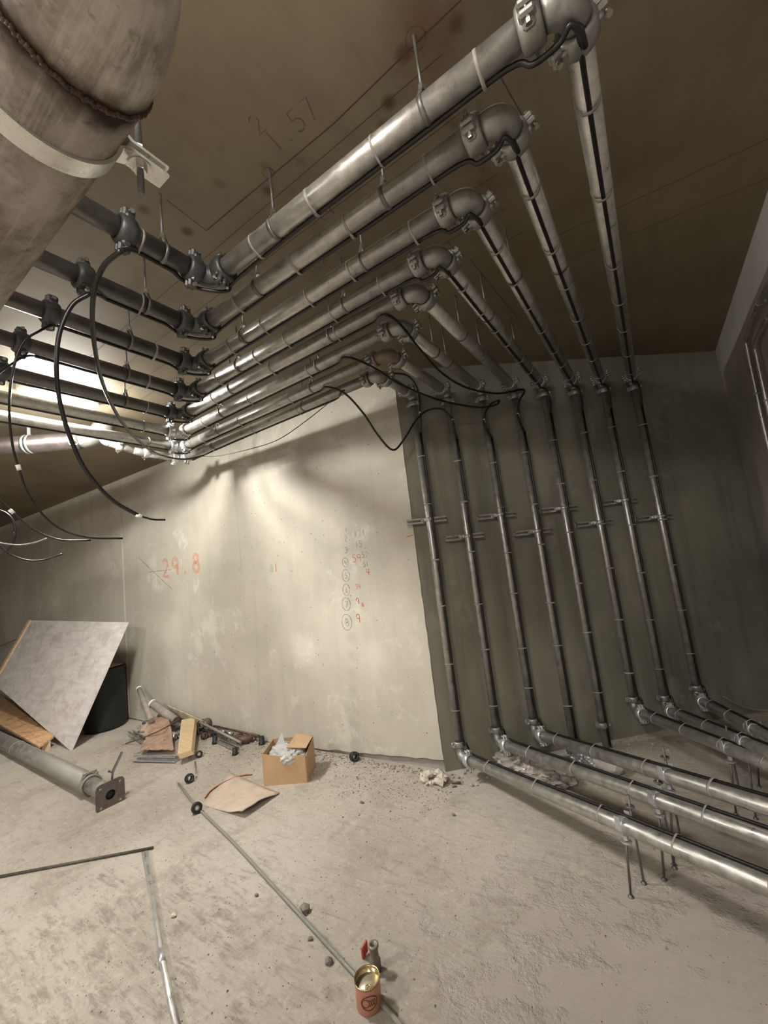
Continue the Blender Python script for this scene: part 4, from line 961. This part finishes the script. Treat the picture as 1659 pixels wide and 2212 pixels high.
# ------------------------------------------------------------------ plaster lump and rubble under the pipes
MPLA = simple('pale_plaster_lump', (.55, .50, .42), .85, 0, .15, 30, .4)
m = MB(); c = G(936, 1688)
for k in range(17):
    a = k / 17 * 6.28; e_ = rnd.uniform(.75, 1.15); m.blob(c + V((.082 * e_ * math.cos(a), .048 * e_ * math.sin(a), .022 + .018 * math.sin(a + .5) + rnd.uniform(-.004, .01))), rnd.uniform(.016, .034), k + 40, .5, (1.3, 1, .7), False, 1)
tag(m.build('plaster_lump', MPLA), 'pale crumbly plaster lump on the floor at the wall corner', 'plaster')
tag(MB().tube([G(975, 1690, .01), G(995, 1691, .01)], .008, 8).build('bolt_piece', MDG), 'small steel bolt lying right of the plaster lump', 'bolt')
xb2 = simple('grey_plastic_film', (.34, .31, .28), .4, 0, .35, 14, .5)
crum = [((1125, 1665), .13, .10, .07, 21, 'dirty crumpled plastic sheet under the second floor pipe', xb2), ((1180, 1685), .15, .09, .05, 22, 'dirty crumpled plastic sheet right of the other one', xb2), ((1262, 1665), .07, .06, .06, 23, 'grey crumpled foil lump behind the floor pipes', MZN)]
for (p, rx, ry, rz, sd, lb, mt) in crum:
    c = G(*p); o = crumple(V((c.x, c.y, rz * .8)), rx, ry, rz, sd, 4, .2).build('crumpled_sheet', mt); tag(o, lb, 'sheet')
c = G(1310, 1668); tag(crumple(V((c.x, c.y, .045)), .10, .07, .06, 31, 2).build('concrete_chunk', simple('pale_concrete_chunk', (.5, .47, .44), .85, 0, .1, 12, .2)), 'pale angular concrete chunk between the floor pipes', 'rubble')
tag(MB().tube(catmull([onplane(x, y, CORN + NL * .06, NL) for x, y in ((-12, 1402), (12, 1391), (42, 1379), (43, 1384))], 5), .006, 8).build('hooked_wire', MDG), 'thin dark wire stretched on the wall left of the board', 'wire')
# larger single stones
MSTN = simple('small_dark_stone', (.20, .175, .15), .85, 0, .3, 30, .3)
for k, (px, py, r, lb) in enumerate(((660, 1969, .022, 'dark angular stone touching the long diagonal bar'), (711, 2080, .016, 'small dark stone left of the long diagonal bar'), (980, 1700, .014, 'small stone below the plaster lump'), (670, 2030, .010, 'tiny brown chip left of the diagonal bar'), (782, 1735, .011, 'thin dark chip between box and plaster lump'), (376, 1980, .012, 'pale chip right of the slotted channel'), (980, 1762, .010, 'tiny dark stone on the open floor'), (555, 1935, .009, 'brown chip near the bottom of the diagonal bar'))):
    P = G(px, py); tag(MB().blob((P.x, P.y, r * .6), r, 60 + k, .3, (1.3, 1, .7), False, 1).build('stone', MSTN if k != 5 else MPLA), lb, 'stone')
# fine grit, uncountable
m = MB(); q = random.Random(11)
for k in range(5200):
    s = abs(q.gauss(0, 1)) * 1.0; a = q.random()
    u = q.uniform(-.2, 3.6); base = CORN + DL * u
    P = base + NL * (.02 + abs(q.gauss(0, .28))) if k % 3 else V((q.uniform(-3.8, .3), q.uniform(.6, 2.6), 0))
    r = q.uniform(.0015, .004) * (1.8 if q.random() < .08 else 1) * (1 if k % 3 else .8)
    a0 = q.uniform(0, 6.28); r *= 1.15; vs = [P + V((r * math.cos(a0 + 2.09 * j), r * 1.2 * math.sin(a0 + 2.09 * j), 0)) for j in range(3)] + [P + V((0, 0, r * 1.1))]
    m.add(vs, [(0, 1, 3), (1, 2, 3), (2, 0, 3), (0, 2, 1)])
tag(m.build('grit', simple('floor_grit', (.24, .21, .17), .9, 0, .4, 20)), 'scattered fine grit and crumbs on the floor', 'grit', None, 'stuff')
# small rubble mound below the wall base
m = MB()
for k in range(420):
    u = q.uniform(.0, 3.3); P = CORN + DL * u + NL * (.01 + abs(q.gauss(0, .07))); r = q.uniform(.004, .013); m.blob((P.x, P.y, r * .4), r, k, .35, (1, 1, .7), False, 1)
for k in range(120):
    P = CORN + UB * q.uniform(0, 1.6) + NB * (.03 + abs(q.gauss(0, .12))); r = q.uniform(.004, .015); m.blob((P.x, P.y, r * .4), r, k + 900, .35, (1, 1, .7), False, 1)
tag(m.build('rubble', simple('mortar_rubble', (.36, .32, .27), .9, 0, .25, 20, .3)), 'mortar crumbs along the foot of the walls', 'rubble', None, 'stuff')
# ------------------------------------------------------------------ open tin can, nipple and red tab
cc = G(798, 2168); CRr = .046; CHt = .085
P = V((cc.x, cc.y, 0))
t = thing('tin_can', tuple(P), 'open pink tin can with brown print and pull ring standing on the floor', 'can')
MCN = simple('pink_can_print', (.52, .24, .17), .35, .3, .12, 20); MGO = simple('golden_can_metal', (.62, .50, .26), .22, .9, .1, 20)
MB().lathe(P, Zv, [(0, .001), (0, CRr * .95), (.004, CRr), (CHt - .006, CRr), (CHt - .003, CRr * .99), (CHt - .003, CRr * .965), (.01, CRr * .96), (.008, .001)], 48, False).build('body', MCN, t)
MB().lathe(P + Zv * (CHt - .003), Zv, [(-.003, CRr * .95), (-.003, CRr * 1.02), (.003, CRr * 1.03), (.004, CRr * .99), (0, CRr * .95)], 48).build('rim', MGO, t)
MB().lathe(P + Zv * .004, Zv, [(0, CRr * .955), (CHt - .012, CRr * .955), (CHt - .012, CRr * .945), (0.002, CRr * .945)], 48).build('inner_wall', MGO, t)
MB().lathe(P + Zv * (CHt - .022), Zv, [(0, .0001), (0, CRr * .94), (-.002, CRr * .94), (-.002, .0001)], 40, False).build('lid', simple('pale_gold_lid', (.66, .60, .46), .35, .6, .08, 20), t)
vd = (EYE - P); vd.z = 0; vd.normalize(); sdv = V((-vd.y, vd.x, 0))
rp = P + Zv * (CHt - .017) + vd * .022 + sdv * -.0
MB().tube([rp + (vd * math.cos(a) * .013 + sdv * math.sin(a) * .009) for a in [x / 20 * 6.283 for x in range(20)]], .0018, 8, False, True).build('pull_ring', MGO, t)
m = MB()
def oncan(a, z, o=.0006): return P + (vd * math.cos(a) + sdv * math.sin(a)) * (CRr + o) + Zv * z
for (rx, rz, wd) in ((.62, .021, .004), (.28, .012, .003)):
    cx0 = 0.0 if rx > .5 else (-.28 if sdv.dot(V((1, 0, 0))) > 0 else .28)
    pts = [oncan(cx0 + rx * math.cos(a), .042 + rz * math.sin(a)) for a in [x / 24 * 6.4 for x in range(25)]]
    for k in range(24): ribbon(m, pts[k:k + 2], wd, vd)
for k in range(3):
    a0 = .05 + k * .17; pts = [oncan((a0 + .07 * math.cos(a)) * (1 if cx0 < 0 else -1), .042 + .009 * math.sin(a)) for a in [x / 12 * 6.4 for x in range(13)]]
    for j2 in range(12): ribbon(m, pts[j2:j2 + 2], .0028, vd)
m.build('print', simple('brown_print', (.12, .035, .02), .5), t)
n0 = G(812, 2095); n0 = V((n0.x, n0.y, 0)); t = thing('pipe_nipple', tuple(n0), 'small grey pipe nipple standing behind the tin can', 'fitting')
MB().lathe(n0, Zv, [(0, .022), (.035, .022), (.04, .017), (.075, .016), (.08, .020), (.09, .020), (.09, .011), (0, .011)], 28).build('body', simple('dull_nipple_metal', (.25, .22, .18), .5, .6), t)
MB().lathe(n0 + Zv * .06, Zv, [(0, .0001), (0, .0112), (.002, .0112), (.002, .0001)], 16, False).build('bore', MRB, t)
a = G(783, 2073); b = G(794, 2052, .01); tag(MB().box((a + b) / 2 + Zv * .02, (b - a) / 2, (b - a).cross(Zv).normalized() * .006, Zv * .02, .003).build('red_tab', simple('red_tab_plastic', (.40, .05, .03), .5)), 'small red plastic tab standing behind the tin can', 'tab')
for o in bpy.data.objects:
    if '_o' in o: del o['_o']
